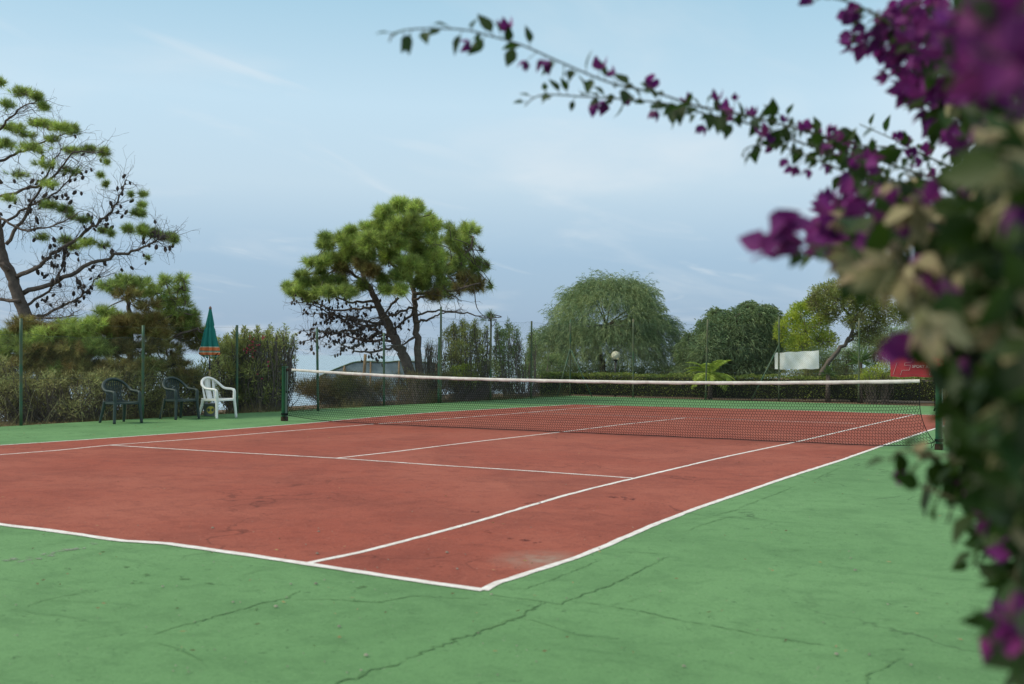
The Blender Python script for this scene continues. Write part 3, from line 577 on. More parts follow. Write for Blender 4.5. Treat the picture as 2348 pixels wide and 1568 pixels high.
# ------------------------------------------------------------------ plastic armchairs
def bez(*P, k=6): return spline(P, k)
def chair(kind, label, loc, rot):
    mm = M['plgreen'] if kind == 'dark' else M['plwhite']
    t_ = thing('plastic_armchair', label, 'chair', (0, 0, 0), 'plastic armchairs by the fence')
    b = MB()      # seat pan: dished, rolled front lip
    def top(u, v):
        x = -.20+.44*v; w = (.225+.035*v); y = (u-.5)*2*w; z = .415-.018*math.cos((u-.5)*math.pi)*(1)+.012*(v-.3)-.05*max(0, v-.88)**1*2.2
        return (x, y, z)
    grid(b, top, 12, 12); grid(b, lambda u, v: (lambda p: (p[0], p[1], p[2]-.018))(top(1-u, v)), 12, 12)
    for s in (-1, 1):
        grid(b, lambda u, v: (lambda p: (p[0], p[1], p[2]-.045*v))(top((1+s)/2, u)), 12, 1)
    grid(b, lambda u, v: (lambda p: (p[0]+.004, p[1], p[2]-.045*v*(1-.5*math.sin(math.pi*u))))(top(u, 1)), 12, 1)
    grid(b, lambda u, v: (lambda p: (p[0], p[1], p[2]-.05*v))(top(u, 0)), 12, 1)
    b.build('seat', mm, t_)
    # hoop + arms
    hoop = bez((.20, .275, .605), (.12, .288, .617), (.02, .29, .622), (-.08, .287, .640), (-.17, .270, .705), (-.235, .205, .785), (-.268, .10, .838), (-.275, 0, .852), (-.268, -.10, .838), (-.235, -.205, .785), (-.17, -.270, .705), (-.08, -.287, .640), (.02, -.29, .622), (.12, -.288, .617), (.20, -.275, .605))
    b = MB(); tube(b, hoop, .031, 10, flat=.85, up=(0, .0, 1)); b.build('arm_hoop', mm, t_, smooth=True)
    for s in (-1, 1):
        b = MB(); P = bez((.18, s*.276, .606), (.215, s*.276, .598), (.232, s*.274, .56), (.236, s*.272, .47), (.238, s*.268, .40), (.255, s*.285, .20), (.272, s*.300, 0)); R_ = np.interp(np.arange(len(P)), [0, len(P)*.5, len(P)-1], [.028, .038, .028]); tube(b, P, R_, 8, flat=.95); b.build('front_leg', mm, t_, smooth=True)
        b = MB(); P = bez((-.185, s*.215, .42), (-.20, s*.225, .33), (-.235, s*.245, .17), (-.275, s*.262, 0)); R_ = np.linspace(.040, .026, len(P)); tube(b, P, R_, 8, flat=.9); b.build('back_leg', mm, t_, smooth=True)
    # backrest
    def bk(u, z):      # u in -1..1
        f = (z-.40)/.44; w = .182-.050*math.sin(math.pi*min(1, max(0, f*1.05)))+.05*f if kind == 'dark' else .185+.03*f
        x = -.195-.075*f-.03*(1-u*u)*math.sin(math.pi*f*.9)
        return np.array([x, u*w, z])
    b = MB(); zs = np.linspace(.39, .842, 22)
    def ztop(u): return .848-.05*u*u
    if kind == 'dark':
        for s in (-1, 1): tube(b, [bk(s, .39+(ztop(1)-.39)*k/14) for k in range(15)], .014, 6, flat=.6)
        nc, nr = 9, 16
        for c in range(1, nc):
            u = -1+2*c/nc; tube(b, [bk(u, .39+(ztop(u)-.39)*k/14)+np.array([.003*(k % 2), 0, 0]) for k in range(15)], .0115, 4, flat=.4)
        for r_ in range(nr):
            z = .40+(.805-.40)*r_/(nr-1); tube(b, [bk(-1+2*k/16, z+.012*(1-abs(-1+2*k/16)))+np.array([.005*(1 if (k+r_) % 2 else -1), 0, 0]) for k in range(17)], .0100, 4, flat=.5, up=(1, 0, 0))
        tube(b, [bk(-1+2*k/8, .40) for k in range(9)], .022, 6, flat=.9)
        for s in (-1, 1): tube(b, [bk(s, .40), (-.19, s*.235, .405)], .018, 6, flat=.5)
    else:
        def slat(u0, u1):
            pts = []
            for k in range(17):
                f = k/16; 
                for u in (u0, u1): pts.append(bk(u, .395+(ztop(u)-.395)*f))
            V = np.array(pts); V2 = V-np.array([.010, 0, 0]); F = []
            n = len(V)
            for k in range(16):
                a = 2*k; F += [[a, a+1, a+3, a+2], [n+a+1, n+a, n+a+2, n+a+3], [a, a+2, n+a+2, n+a], [a+3, a+1, n+a+1, n+a+3]]
            b.add(np.vstack([V, V2]), F)
        slat(-.42, .42); slat(-.98, -.66); slat(.66, .98)
        tube(b, [bk(-1+2*k/8, .40) for k in range(9)], .024, 6, flat=.5)
    b.build('backrest', mm, t_, smooth=(kind == 'dark'))
    t_.location = loc; t_.rotation_euler = (0, 0, rot); return t_
c1 = gp(275, 969.3); c2 = gp(410, 960); c3 = gp(497, 957.8)
ch = chair('dark', 'dark green woven back armchair on its own left of a fence post', tuple(c1), math.radians(-8))
copy_thing(ch, tuple(c2), math.radians(-5), 'dark green woven back armchair next to the white armchair')
chair('white', 'white plastic armchair standing in front of the closed parasol', tuple(c3), math.radians(2))

# ------------------------------------------------------------------ parasol in its pail
u0 = gp(479, 953.4); du = (u0-CAM)@CF; ppm = FPX/du
U = thing('parasol', 'closed teal beach parasol with orange striped hem behind the white chair', 'parasol', u0)
zt = (953.4-703)/ppm; z0 = (953.4-816)/ppm
def rf(t_, z):
    k = 1-(z-z0)/(zt-z0); return 1+(.10+.16*max(0, k))*math.cos(8*t_)+.09*math.sin(3*t_+1.3)*k+.07*math.cos(19*t_+z*7)*k+.05*math.sin(13*t_+2)
prof = []
for k in range(33):
    f = k/32; z = z0+(zt-.04-z0)*f; r_ = .022+.172*(1-f)**1.0-(.012*(1 if abs(f-.60) < .03 else 0))
    if f < .10: r_ *= .90+f
    prof.append((r_, z))
b = MB(); n = 112; V = []
for (r_, z) in prof:
    for i in range(n):
        t_ = 2*math.pi*i/n; f = (z-z0)/(zt-z0); zz = z+(.045*math.cos(8*t_)+.03*math.sin(3*t_+1.3))*(max(0, 1-f*4)); kk = rf(t_, z); V.append((u0[0]+r_*kk*math.cos(t_), u0[1]+r_*kk*math.sin(t_), u0[2]+zz))
F = [[a*n+i, a*n+(i+1) % n, (a+1)*n+(i+1) % n, (a+1)*n+i] for a in range(len(prof)-1) for i in range(n)]; b.add(V, F); b.build('canopy', M['parasol'], U, smooth=True)
b = MB(); tube(b, [u0+np.array([0, 0, .04]), u0+np.array([0, 0, zt-.1])], .017, 10); b.build('pole', M['wood'], U)
b = MB(); tube(b, [u0+np.array([0, 0, z0-.30]), u0+np.array([0, 0, z0-.10])], .021, 10); b.build('pole_joint', M['tape'], U)
b = MB(); lathe(b, [(0, zt-.06), (.028, zt-.06), (.032, zt-.03), (.024, zt-.012), (.012, zt+.01), (0, zt+.012)], u0, 14); b.build('finial', M['finial'], U, smooth=True)
for k in range(8):
    a = k*math.pi/4+.3; b = MB(); segs(b, [u0+np.array([.02*math.cos(a), .02*math.sin(a), zt-.12])], [u0+np.array([.13*math.cos(a), .13*math.sin(a), z0+.02])], .004, sides=4); b.build('rib', M['black'], U)
pb = gp(484, 954.2); pb[:2] = u0[:2]*.6+pb[:2]*.4
Bk = thing('pail', 'grey paint pail with round yellow label holding the parasol pole', 'pail', pb)
b = MB(); lathe(b, [(0, .004), (.118, .004), (.122, .012), (.140, .262), (.150, .264), (.150, .285), (.140, .285), (.134, .27), (.118, .02), (0, .02)], pb, 32); b.build('body', M['bucket'], Bk, smooth=False)
b = MB(); cdir = math.atan2(CAM[1]-pb[1], CAM[0]-pb[0])+.12; V = []
for i in range(25):
    t_ = 2*math.pi*i/24; yy = .085*math.cos(t_) if i < 24 else 0; zz = .14+(.085*math.sin(t_) if i < 24 else 0); r_ = .120+.020*(zz/.27)+.004; a = cdir+yy/.13; V.append((pb[0]+r_*math.cos(a), pb[1]+r_*math.sin(a), pb[2]+zz))
b.add(V, [[i, (i+1) % 24, 24] for i in range(24)]); b.build('label', M['yellow'], Bk)
b = MB(); th = np.linspace(0, math.pi, 20); tube(b, np.stack([.148*np.cos(th), .148*np.sin(th)*.9, .262-.03*np.sin(th)], 1)+pb, .003, 5); b.build('bail_handle', M['wire'], Bk)
b = MB(); lathe(b, [(0, .235), (.07, .232), (.131, .225)], pb, 24); b.build('gravel_fill', M['stone'], Bk)

# ------------------------------------------------------------------ foliage helpers
def needles(m, P, D, ln, nn, w, spread=.85):
    n = len(P); m.T.append(np.repeat(rs.uniform(size=n), nn*3)); P = np.repeat(P, nn, 0); D = np.repeat(unit(D), nn, 0); k = len(P)
    d = unit(D*(1-spread*.45)+rs.normal(size=(k, 3))*spread*.55); base = P-D*(rs.uniform(0, 1, (k, 1))*ln*.7); l = ln*rs.uniform(.7, 1.15, (k, 1))
    tip = base+d*l; tip[:, 2] -= (l[:, 0]*.06); s = unit(np.cross(d, rdir(k)))*w/2
    m.add(np.stack([base-s, base+s, tip], 1).reshape(-1, 3), np.arange(k*3).reshape(-1, 3))
def leafq(m, P, D, ln, w, fold=.25, droop=.1):
    k = len(P); D = unit(D); l = ln*rs.uniform(.65, 1.2, (k, 1)); s = unit(np.cross(D, rdir(k))); nrm = np.cross(D, s)
    ww = w*rs.uniform(.7, 1.2, (k, 1))/2; tip = P+D*l; tip[:, 2] -= droop*l[:, 0]; mid = P+D*l*.45
    a = mid-s*ww+nrm*ww*fold; c = mid+s*ww+nrm*ww*fold
    m.add(np.stack([P, a, tip, c], 1).reshape(-1, 3), np.concatenate([np.arange(k*4).reshape(-1, 4)[:, [0, 1, 2]], np.arange(k*4).reshape(-1, 4)[:, [0, 2, 3]]]))
def pxs(pts, depth):
    if np.isscalar(depth): depth = [depth]*len(pts)
    dd = np.interp(np.arange(len(pts)), np.linspace(0, len(pts)-1, len(depth)), depth)
    return np.array([at(x, y, d) for (x, y), d in zip(pts, dd)])
def limb(m, pts, r0, r1, k=5, wob=.02, sides=8):
    P = spline(pts, k); P = P.copy(); P[1:-1] += rs.normal(size=(len(P)-2, 3))*wob; tube(m, P, np.linspace(r0, r1, len(P)), sides); return P
def twigs(m, P, n, ln, r, sub=3, up=.15, gravity=0.0, outd=None, keep=None, lo=.15):
    """bare twigs springing from a limb; returns tips"""
    tips = []
    for _ in range(n):
        f = rnd.uniform(lo, 1)*(len(P)-1); i = min(int(f), len(P)-2); p = P[i]+(P[i+1]-P[i])*(f-i); t_ = unit(P[i+1]-P[i])
        d = unit(t_*.7+rs.normal(size=3)*.8+np.array([0, 0, up])); l = ln*rnd.uniform(.4, 1.1); pts = [p]; c = p.copy(); kk = 6
        for s in range(kk):
            d = unit(d+rs.normal(size=3)*.28+np.array([0, 0, up*.35-gravity])); c = c+d*l/kk; pts.append(c.copy())
            if sub and s > 0 and rnd.random() < .75:
                e = unit(d+rs.normal(size=3)*.8); q = c+e*l*.22; q2 = q+unit(e+rs.normal(size=3)*.5)*l*.16
                segs(m, [c, q], [q, q2], r*.4, r*.25, 3); tips.append(q2)
        A = np.array(pts); rr = np.linspace(r, r*.35, len(A)); segs(m, A[:-1], A[1:], rr[:-1], rr[1:], 4); tips.append(A[-1])
        if keep is not None: keep.extend(pts[2:])
    return tips
def blobpts(c, r, n, shell=.55, topb=.2, clip=True):
    d = rdir(n); d[:, 2] += topb; d = unit(d); q = rs.uniform(shell, 1, (n, 1))**.6; P = c+d*q*np.asarray(r)+rs.normal(size=(n, 3))*.11*np.asarray(r)
    if clip: k = ~((P[:, 0] > -9.32) & (P[:, 1] < 17.85)); P, d = P[k], d[k]
    return P, d
def cone_mesh():
    b = MB(); n = 9; V = []
    prof = [(0.001, .055), (.014, .045), (.024, .025), (.027, .0), (.022, -.025), (.011, -.042), (.002, -.05)]
    fr = []
    for a, (r_, z) in enumerate(prof):
        for i in range(n): t_ = 2*math.pi*(i+.5*(a % 2))/n; k = 1.0+.16*((i+a) % 2); fr.append((r_*k*math.cos(t_), r_*k*math.sin(t_), z))
    F = [[a*n+i, a*n+(i+1) % n, (a+1)*n+(i+1) % n, (a+1)*n+i] for a in range(len(prof)-1) for i in range(n)]
    return np.array(fr), np.array(F)
CV, CFc = cone_mesh()
cme = None
def cones(parent, pts, size, npart=100):
    global cme
    pts = list(pts); rnd.shuffle(pts); oo = np.array(parent['_o'])
    if cme is None:
        b = MB(); b.add(CV, CFc); t0 = b.build('pine_cone', M['cone'], None); cme = t0.data; bpy.data.objects.remove(t0)
    for p in pts[:npart]:
        o = bpy.data.objects.new('pine_cone', cme); C.objects.link(o); o.parent = parent; s = size*rnd.uniform(.75, 1.25)
        o.location = np.array(p)-oo-np.array([0, 0, .04*s]); o.rotation_euler = (rnd.uniform(-.9, .9)+math.pi, rnd.uniform(-.9, .9), rnd.uniform(0, 6)); o.scale = (s, s, s)
    if len(pts) > npart:
        b = MB()
        for p in pts[npart:]:
            s = size*rnd.uniform(.7, 1.1); a, c = rnd.uniform(-.8, .8), rnd.uniform(0, 6); Rx = np.array([[1, 0, 0], [0, math.cos(a), -math.sin(a)], [0, math.sin(a), math.cos(a)]])
            b.add((CV*s)@(rz(c)@Rx).T+np.array(p)-[0, 0, .04], CFc)
        b.build('pine_cones', M['cone'], parent)['kind'] = 'stuff'
def tz(p, d=0.0): return np.array([p[0], p[1], float(terrain(p[0], p[1]))-.14+d])

def fdepth(px, py):      # how far along the view ray the fence line is crossed
    v = ray(px, py); return min((-8.95-CAM[0])/v[0] if v[0] < -.05 else 1e9, (17.75-CAM[1])/v[1])
def beyond(px, py, d, rpx): return max(d, fdepth(px, py)+.3+1.3*rpx*d/FPX)
# ---- big pine at the left edge
D = 25.3; base = at(150, 960, D); base = tz(base)
T = thing('pine_tree', 'tall leaning pine with sparse branches and many cones at the left edge', 'pine tree', base)
b = MB(); tr = limb(b, np.vstack([[base], pxs([(134, 882), (113, 837), (78, 769), (51, 703), (30, 643), (6, 584), (-4, 530), (-16, 450), (-22, 350), (-30, 250), (-40, 190)], D)]), .19, .05, 5, .012, 12)
b.build('trunk', M['bark'], T, smooth=True)
limbs_px = [([(39,634),(89,610),(120,584),(195,534),(232,506),(260,478),(279,436),(290,411)], D+.3, .055),
 ([(52,673),(128,646),(209,605),(274,584),(321,570),(363,552),(402,545)], D-.6, .06), ([(66,736),(119,712),(167,691),(209,655),(230,628)], D+.8, .04),
 ([(57,703),(119,658),(143,602),(150,560)], D+.2, .035), ([(14,560),(56,495),(78,453),(112,392),(140,341)], D-.2, .045), ([(4,520),(59,478),(112,453),(151,420),(179,383)], D+.6, .035),
 ([(0,450),(84,425),(131,397),(170,350),(225,350)], D-.9, .035), ([(0,369),(42,350),(112,322),(167,302)], D+.5, .035), ([(-5,300),(33,262),(84,228)], D-.3, .03), ([(0,500),(60,530),(110,520),(160,500)], D-.7, .03),
 ([(20,620),(-20,590),(-60,560)], D-.5, .05), ([(45,690),(-10,680),(-60,640)], D+.3, .05), ([(4,420),(-40,380),(-80,340)], D, .04), ([(60,720),(110,730),(170,722)], D-.5, .03)]
B = MB(); tw = MB(); keep = []; LP = []
for pts, d0, r0 in limbs_px:
    d1 = np.array([D+(d0-D)*1.0*s+rnd.uniform(-.2, .2) for s in np.linspace(0.05, 1, len(pts))]); P = limb(B, pxs(pts, d1), r0, .010, 5, .02, 7); LP.append(P)
    Ln = np.linalg.norm(np.diff(P, axis=0), axis=1).sum(); twigs(tw, P, int(19*Ln)+5, .75, .007, 3, .12, .0, keep=keep)
B.build('limbs', M['bark'], T, smooth=True); tw.build('twigs', M['barkl'], T)
cl = [(0,190,16,14,8),(50,212,28,12,22),(85,222,20,12,18),(100,243,14,10,12),(15,240,20,14,12),(90,283,30,11,26),(135,292,26,12,22),(168,298,16,14,18),(30,295,36,14,22),(10,330,30,16,18),(75,340,40,14,18),(165,345,22,9,16),(205,343,22,9,16),(238,350,14,12,14),(245,370,8,7,5),(120,320,18,10,10),(230,400,9,6,6),(160,390,24,12,8),(100,375,30,14,10),(40,400,30,14,8),(115,470,24,9,18),(150,480,20,9,16),(165,497,12,9,8),(243,422,8,7,5),(327,445,12,7,7),(300,445,8,6,4),(325,470,11,8,8),(318,488,18,10,14),(190,503,16,8,10),(295,525,16,14,14),(325,528,20,13,22),(355,535,20,11,22),(385,542,20,9,22),(400,548,12,8,12),(237,528,14,8,9),(255,535,10,8,6),(200,555,26,10,12),(150,550,20,12,12),(170,566,24,10,14),(100,545,18,10,8),(240,562,14,9,6),(20,455,24,10,8),(340,590,8,6,3),(110,420,26,10,6),(60,310,26,10,8)]
nd = MB(); ndb = MB()
def lower_edge(P, cx, cy, d): return P
for (x, y, rx, ry, n) in cl:
    d0 = D+rnd.uniform(-1.1, 1.1); c = at(x, y, d0); k = d0/FPX
    P, dd = blobpts(c, (rx*k*1.0, rx*k*1.0, ry*k*.9), int(n*2.4), .2, .5, False); dd[:, 2] += .5
    needles(nd if rnd.random() < .5 else ndb, P, dd, .16, 44, .007, .95)
    j = min(range(len(keep)), key=lambda q: np.linalg.norm(keep[q]-c)); segs(tw := MB(), [keep[j]]*4, P[:4], .007, .004, 3); 
nd.build('foliage', M['needle'], T); ndb.build('foliage', M['needleb'], T)
kp = [p for p in keep if rnd.random() < .11]; cones(T, kp[:190], 1.25)

# ---- young pine mass behind the chairs
D = 24.0
def pine_mass(name, label, cat, D, trunks, lumps, dark, base, seed=1, ln=.17, w=.007, dens=1.0, cone_n=0, nn=34, deep=1.3):
    T = thing(name, label, cat, base); b = MB(); P0 = None; kp = []
    for pts, r0, r1 in trunks:
        PP = pxs(pts[0], pts[1]); b = MB(); P = limb(b, np.vstack([[base], PP]) if pts[2] else PP, r0, r1, 5, .02, 9); kp.append(P); b.build('trunk' if r0 > .08 else 'limb', M['bark'], T, smooth=True)
    a, c_, e = MB(), MB(), MB(); tw = MB()
    allP = np.vstack(kp)
    xs_ = [l[0] for l in lumps]; cx = (min(xs_)+max(xs_))/2; R = (max(xs_)-min(xs_))/2+1
    for (x, y, rx, ry, col) in lumps:
        f = max(0, 1-((x-cx)/R)**2)**.5
        for sgn, dn in ((-1, 1.0), (1, .55)):
            rx *= (.97 if dens > 2 else 1.05); d0 = beyond(x, y, D+sgn*deep*f*rnd.uniform(.35, 1.0), rx); c = at(x, y, d0); k = d0/FPX
            n = int(dens*dn*(rx*ry)*.040)+5
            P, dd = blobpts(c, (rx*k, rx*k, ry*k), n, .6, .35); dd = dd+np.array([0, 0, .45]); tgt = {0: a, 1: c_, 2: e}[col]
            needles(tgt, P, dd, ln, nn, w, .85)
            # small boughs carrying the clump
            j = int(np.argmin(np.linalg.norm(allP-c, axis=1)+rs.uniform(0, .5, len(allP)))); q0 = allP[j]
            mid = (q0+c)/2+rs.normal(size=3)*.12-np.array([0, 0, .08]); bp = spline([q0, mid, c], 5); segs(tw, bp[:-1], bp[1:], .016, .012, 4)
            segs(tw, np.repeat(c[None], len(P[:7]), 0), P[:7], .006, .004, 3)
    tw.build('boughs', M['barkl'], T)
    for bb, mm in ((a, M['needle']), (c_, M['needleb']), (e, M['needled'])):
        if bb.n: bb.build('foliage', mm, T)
    return T, allP
base = tz(at(305, 960, D))
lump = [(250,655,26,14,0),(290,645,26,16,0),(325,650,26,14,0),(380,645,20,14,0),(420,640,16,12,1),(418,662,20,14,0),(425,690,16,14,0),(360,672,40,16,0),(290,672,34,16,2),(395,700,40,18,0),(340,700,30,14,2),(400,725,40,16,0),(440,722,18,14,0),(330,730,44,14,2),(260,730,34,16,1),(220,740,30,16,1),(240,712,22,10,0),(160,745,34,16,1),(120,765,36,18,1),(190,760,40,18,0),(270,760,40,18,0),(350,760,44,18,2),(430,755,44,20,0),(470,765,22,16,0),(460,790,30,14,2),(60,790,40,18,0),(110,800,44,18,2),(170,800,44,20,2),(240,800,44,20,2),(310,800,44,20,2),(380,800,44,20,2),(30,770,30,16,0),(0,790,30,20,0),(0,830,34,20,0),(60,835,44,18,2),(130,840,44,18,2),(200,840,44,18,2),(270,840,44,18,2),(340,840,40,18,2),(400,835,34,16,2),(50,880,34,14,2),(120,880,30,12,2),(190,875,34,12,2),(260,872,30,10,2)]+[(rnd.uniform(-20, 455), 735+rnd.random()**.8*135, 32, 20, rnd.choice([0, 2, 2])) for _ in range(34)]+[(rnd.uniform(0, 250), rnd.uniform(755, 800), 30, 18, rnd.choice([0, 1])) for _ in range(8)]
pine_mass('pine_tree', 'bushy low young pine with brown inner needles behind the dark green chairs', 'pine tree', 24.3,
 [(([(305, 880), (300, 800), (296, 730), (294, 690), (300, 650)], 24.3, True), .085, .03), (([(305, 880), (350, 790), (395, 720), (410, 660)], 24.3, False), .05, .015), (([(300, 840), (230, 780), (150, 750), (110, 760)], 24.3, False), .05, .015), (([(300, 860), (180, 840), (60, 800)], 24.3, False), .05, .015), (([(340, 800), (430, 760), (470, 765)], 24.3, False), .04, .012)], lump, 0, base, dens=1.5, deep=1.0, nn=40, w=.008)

# ---- central pine
D = 34.3; base = tz(at(958, 922, D))
def z3(x, y): return (583.7+x*.2792, 408.6+y*.2792)
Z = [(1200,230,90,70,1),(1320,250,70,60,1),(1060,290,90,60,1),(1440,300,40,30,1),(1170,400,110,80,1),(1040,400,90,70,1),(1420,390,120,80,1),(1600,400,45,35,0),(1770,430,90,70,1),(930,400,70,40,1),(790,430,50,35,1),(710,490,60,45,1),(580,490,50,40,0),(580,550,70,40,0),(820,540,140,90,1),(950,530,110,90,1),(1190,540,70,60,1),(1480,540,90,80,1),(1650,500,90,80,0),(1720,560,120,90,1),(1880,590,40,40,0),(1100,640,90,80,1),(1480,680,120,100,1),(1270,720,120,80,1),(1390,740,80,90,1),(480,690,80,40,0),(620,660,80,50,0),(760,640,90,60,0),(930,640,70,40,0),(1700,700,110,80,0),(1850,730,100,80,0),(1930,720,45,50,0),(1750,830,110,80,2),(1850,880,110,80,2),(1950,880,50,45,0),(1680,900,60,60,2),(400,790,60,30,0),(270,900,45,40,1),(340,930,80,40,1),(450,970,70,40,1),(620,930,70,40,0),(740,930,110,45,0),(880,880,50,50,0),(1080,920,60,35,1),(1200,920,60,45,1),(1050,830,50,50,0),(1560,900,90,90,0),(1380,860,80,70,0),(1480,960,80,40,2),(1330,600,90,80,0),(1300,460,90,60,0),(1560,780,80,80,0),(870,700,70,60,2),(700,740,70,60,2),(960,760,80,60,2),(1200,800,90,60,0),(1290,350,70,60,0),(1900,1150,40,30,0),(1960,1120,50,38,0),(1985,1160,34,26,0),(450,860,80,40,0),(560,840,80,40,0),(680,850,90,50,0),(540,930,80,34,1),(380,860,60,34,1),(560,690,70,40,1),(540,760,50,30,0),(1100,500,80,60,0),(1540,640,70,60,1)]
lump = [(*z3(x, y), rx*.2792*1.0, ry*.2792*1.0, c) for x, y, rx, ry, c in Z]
trk = [(([z3(*q) for q in [(1250,1530),(1180,1380),(1090,1200),(1020,1060),(960,930),(900,830),(860,700)]], D, True), .19, .05),
 (([(965, 905)]+[z3(*q) for q in [(1345,1400),(1322,1200),(1312,1000),(1290,850),(1280,600),(1230,380)]], [D, D+.3], False), .13, .035),
 (([z3(*q) for q in [(1300,900),(1500,760),(1750,600),(1800,480)]], D+.2, False), .07, .02), (([z3(*q) for q in [(960,930),(820,800),(640,650),(560,520)]], D-.2, False), .06, .02),
 (([z3(*q) for q in [(1300,950),(1600,930),(1850,860)]], D-.2, False), .06, .02), (([z3(*q) for q in [(1290,850),(1050,600),(1100,350)]], D-.4, False), .06, .02), (([z3(*q) for q in [(1330,1130),(1450,1090),(1620,1100),(1780,1120),(1930,1150)]], D-.5, False), .035, .015)]
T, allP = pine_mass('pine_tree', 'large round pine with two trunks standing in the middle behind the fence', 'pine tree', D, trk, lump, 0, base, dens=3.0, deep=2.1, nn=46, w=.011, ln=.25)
B = MB(); tw = MB(); keep = []
low_l = [([(1100,1200),(900,1180),(700,1150),(520,1060),(430,1030)], -1.0), ([(1080,1180),(850,1230),(640,1280),(480,1310),(380,1360)], -1.4), ([(1150,1340),(900,1330),(700,1270),(450,1260)], .8), ([(1170,1370),(1000,1420),(850,1420),(740,1380),(640,1330)], -.6), ([(1020,1060),(860,1070),(640,1080),(500,1020),(300,1010)], 1.0), ([(1140,1310),(960,1240),(780,1160),(600,1110),(450,1130)], 1.3), ([(1310,1050),(1200,1090),(1080,1140),(900,1180),(760,1210)], -1.6), ([(1300,1100),(1150,1240),(980,1300),(800,1330)], .5), ([(1000,1020),(800,1010),(640,970),(560,900)], -.8), ([(1320,1300),(1200,1370),(1050,1380)], -.9), ([(1320,1180),(1440,1160),(1560,1100),(1680,1080)], .6), ([(1180,980),(1060,1120),(1000,1200)], -.5), ([(1300,1000),(1450,950),(1600,960),(1700,1010)], -.6)]
for pts, dz in low_l:
    P = limb(B, pxs([z3(*q) for q in pts], [D, D+dz]), .045, .010, 5, .025, 6); Ln = np.linalg.norm(np.diff(P, axis=0), axis=1).sum()
    twigs(tw, P, int(12*Ln), .8, .008, 3, .05, .03, keep=keep, lo=.1)
B.build('limbs', M['bark'], T, smooth=True); tw.build('twigs', M['barkl'], T)
# dead twiggy interior
tw = MB()
for q in [(900,720),(800,760),(950,830),(1040,900),(1330,960)]: 
    c = at(*z3(*q), D-.8); twigs(tw, np.array([c+rs.normal(size=3)*.3 for _ in range(3)]), 22, .8, .010, 3, 0)
tw.build('dead_twigs', M['barkl'], T)
kk = [p for p in keep if p[2] < 4.0 and rnd.random() < .30]; cones(T, kk[:430], 1.25)

# ------------------------------------------------------------------ broadleaf shrubs and trees
def shrub(name, label, cat, D, lumps, leafm, leaf=(.11, .022), dens=1.0, stems=6, spread=.9, upb=.6, flowers=None, base_px=None, deep=.7, stemm='barkl', height=None, droop=.1, group=None, sr=.014, trunk=None):
    xs_ = [l[0] for l in lumps]; bx = base_px[0] if base_px else sum(xs_)/len(xs_); base = tz(at(bx, 915, D))
    T = thing(name, label, cat, base, group); tr = MB(); lf = MB()
    if trunk:
        for pts, r0, r1 in trunk:
            limb(tr, np.vstack([[base], pxs(pts, D)]) if pts[0][1] > 860 else pxs(pts, D), r0, r1, 5, .03, 8)
    for (x, y, rx, ry) in lumps:
        for sgn, dn in ((-1, 1.), (1, .7)):
            d0 = beyond(x, y, D+sgn*deep*rnd.uniform(.1, 1), rx); c = at(x, y, d0); k = d0/FPX; n = int(dens*dn*rx*ry*2.0)+8
            P, dd = blobpts(c, (rx*k, rx*k, ry*k), n, .15, .1)
            dd = unit(dd*spread+rs.normal(size=dd.shape)*.5+np.array([0, 0, upb])); leafq(lf, P, dd, leaf[0], leaf[1], .25, droop)
            if not trunk:
                for s in range(stems if len(P) else 0):
                    g = base+np.array([rnd.uniform(-1, 1)*.35, rnd.uniform(-1, 1)*.5, 0]); g[:2] = g[:2]*.35+tz(c)[:2]*.65; g = tz(g); e = P[rnd.randrange(len(P))]
                    bp = spline([g, g*.5+e*.5+rs.normal(size=3)*.10, e], 4); segs(tr, bp[:-1], bp[1:], sr*.8, sr*.35, 4)
            else:
                for s in range(4 if len(P) else 0):
                    e = P[rnd.randrange(len(P))]; bp = spline([c, (c+e)/2+rs.normal(size=3)*.1, e], 3); segs(tr, bp[:-1], bp[1:], .02, .008, 4)
    tr.build('stems' if not trunk else 'trunk', M[stemm], T); lf.build('foliage', M[leafm], T)
    if flowers:
        for (x, y, n) in flowers:
            fl = MB(); c = at(x, y, D-deep*.9); c = c if c[0] < -9.15 else c+ray(x, y)*1.2
            for _ in range(n): leafq(fl, np.repeat((c+rs.normal(size=3)*.045)[None], 5, 0), rdir(5), .035, .03, .3, 0)
            fl.build('flower_cluster', M['pink'], T)
    return T
shrub('oleander', 'oleander bush with pink flowers between parasol and net post', 'bush', 27.0, [(505,812,22,20),(530,800,24,22),(560,800,30,24),(590,795,26,22),(620,790,22,20),(640,800,20,22),(510,850,30,28),(550,850,34,30),(590,850,34,34),(630,850,30,34),(530,900,34,28),(580,905,34,28),(620,900,26,28),(655,790,12,24),(600,780,14,14),(670,830,10,14),(520,785,10,16),(545,780,8,14),(575,778,10,16),(612,772,8,14),(640,776,10,16),(668,800,12,20),(660,870,16,30),(500,790,5,18),(538,775,5,18),(560,768,5,18),(590,765,5,16),(620,762,5,20),(655,765,5,22),(674,782,5,20),(640,768,4,16),(690,800,5,16)], 'ole', dens=.5, upb=.7, stems=12, flowers=[(572,775,4),(580,783,6),(583,800,4),(604,772,4),(566,803,5),(596,790,3),(578,812,3),(612,835,2),(600,860,2),(680,812,1)])
shrub('oleander', 'sprawling oleander growing under the young pine behind the two dark chairs', 'bush', 25.6, [(20,870,34,30),(70,900,34,26),(120,905,30,24),(330,880,40,30),(380,870,40,34),(430,870,36,36),(470,860,26,34),(450,905,34,24),(390,910,40,20),(340,915,36,18),(10,920,30,24),(240,900,40,20),(480,900,20,24),(500,830,16,20)], 'ole', dens=.20, upb=.5, stems=16, sr=.012)
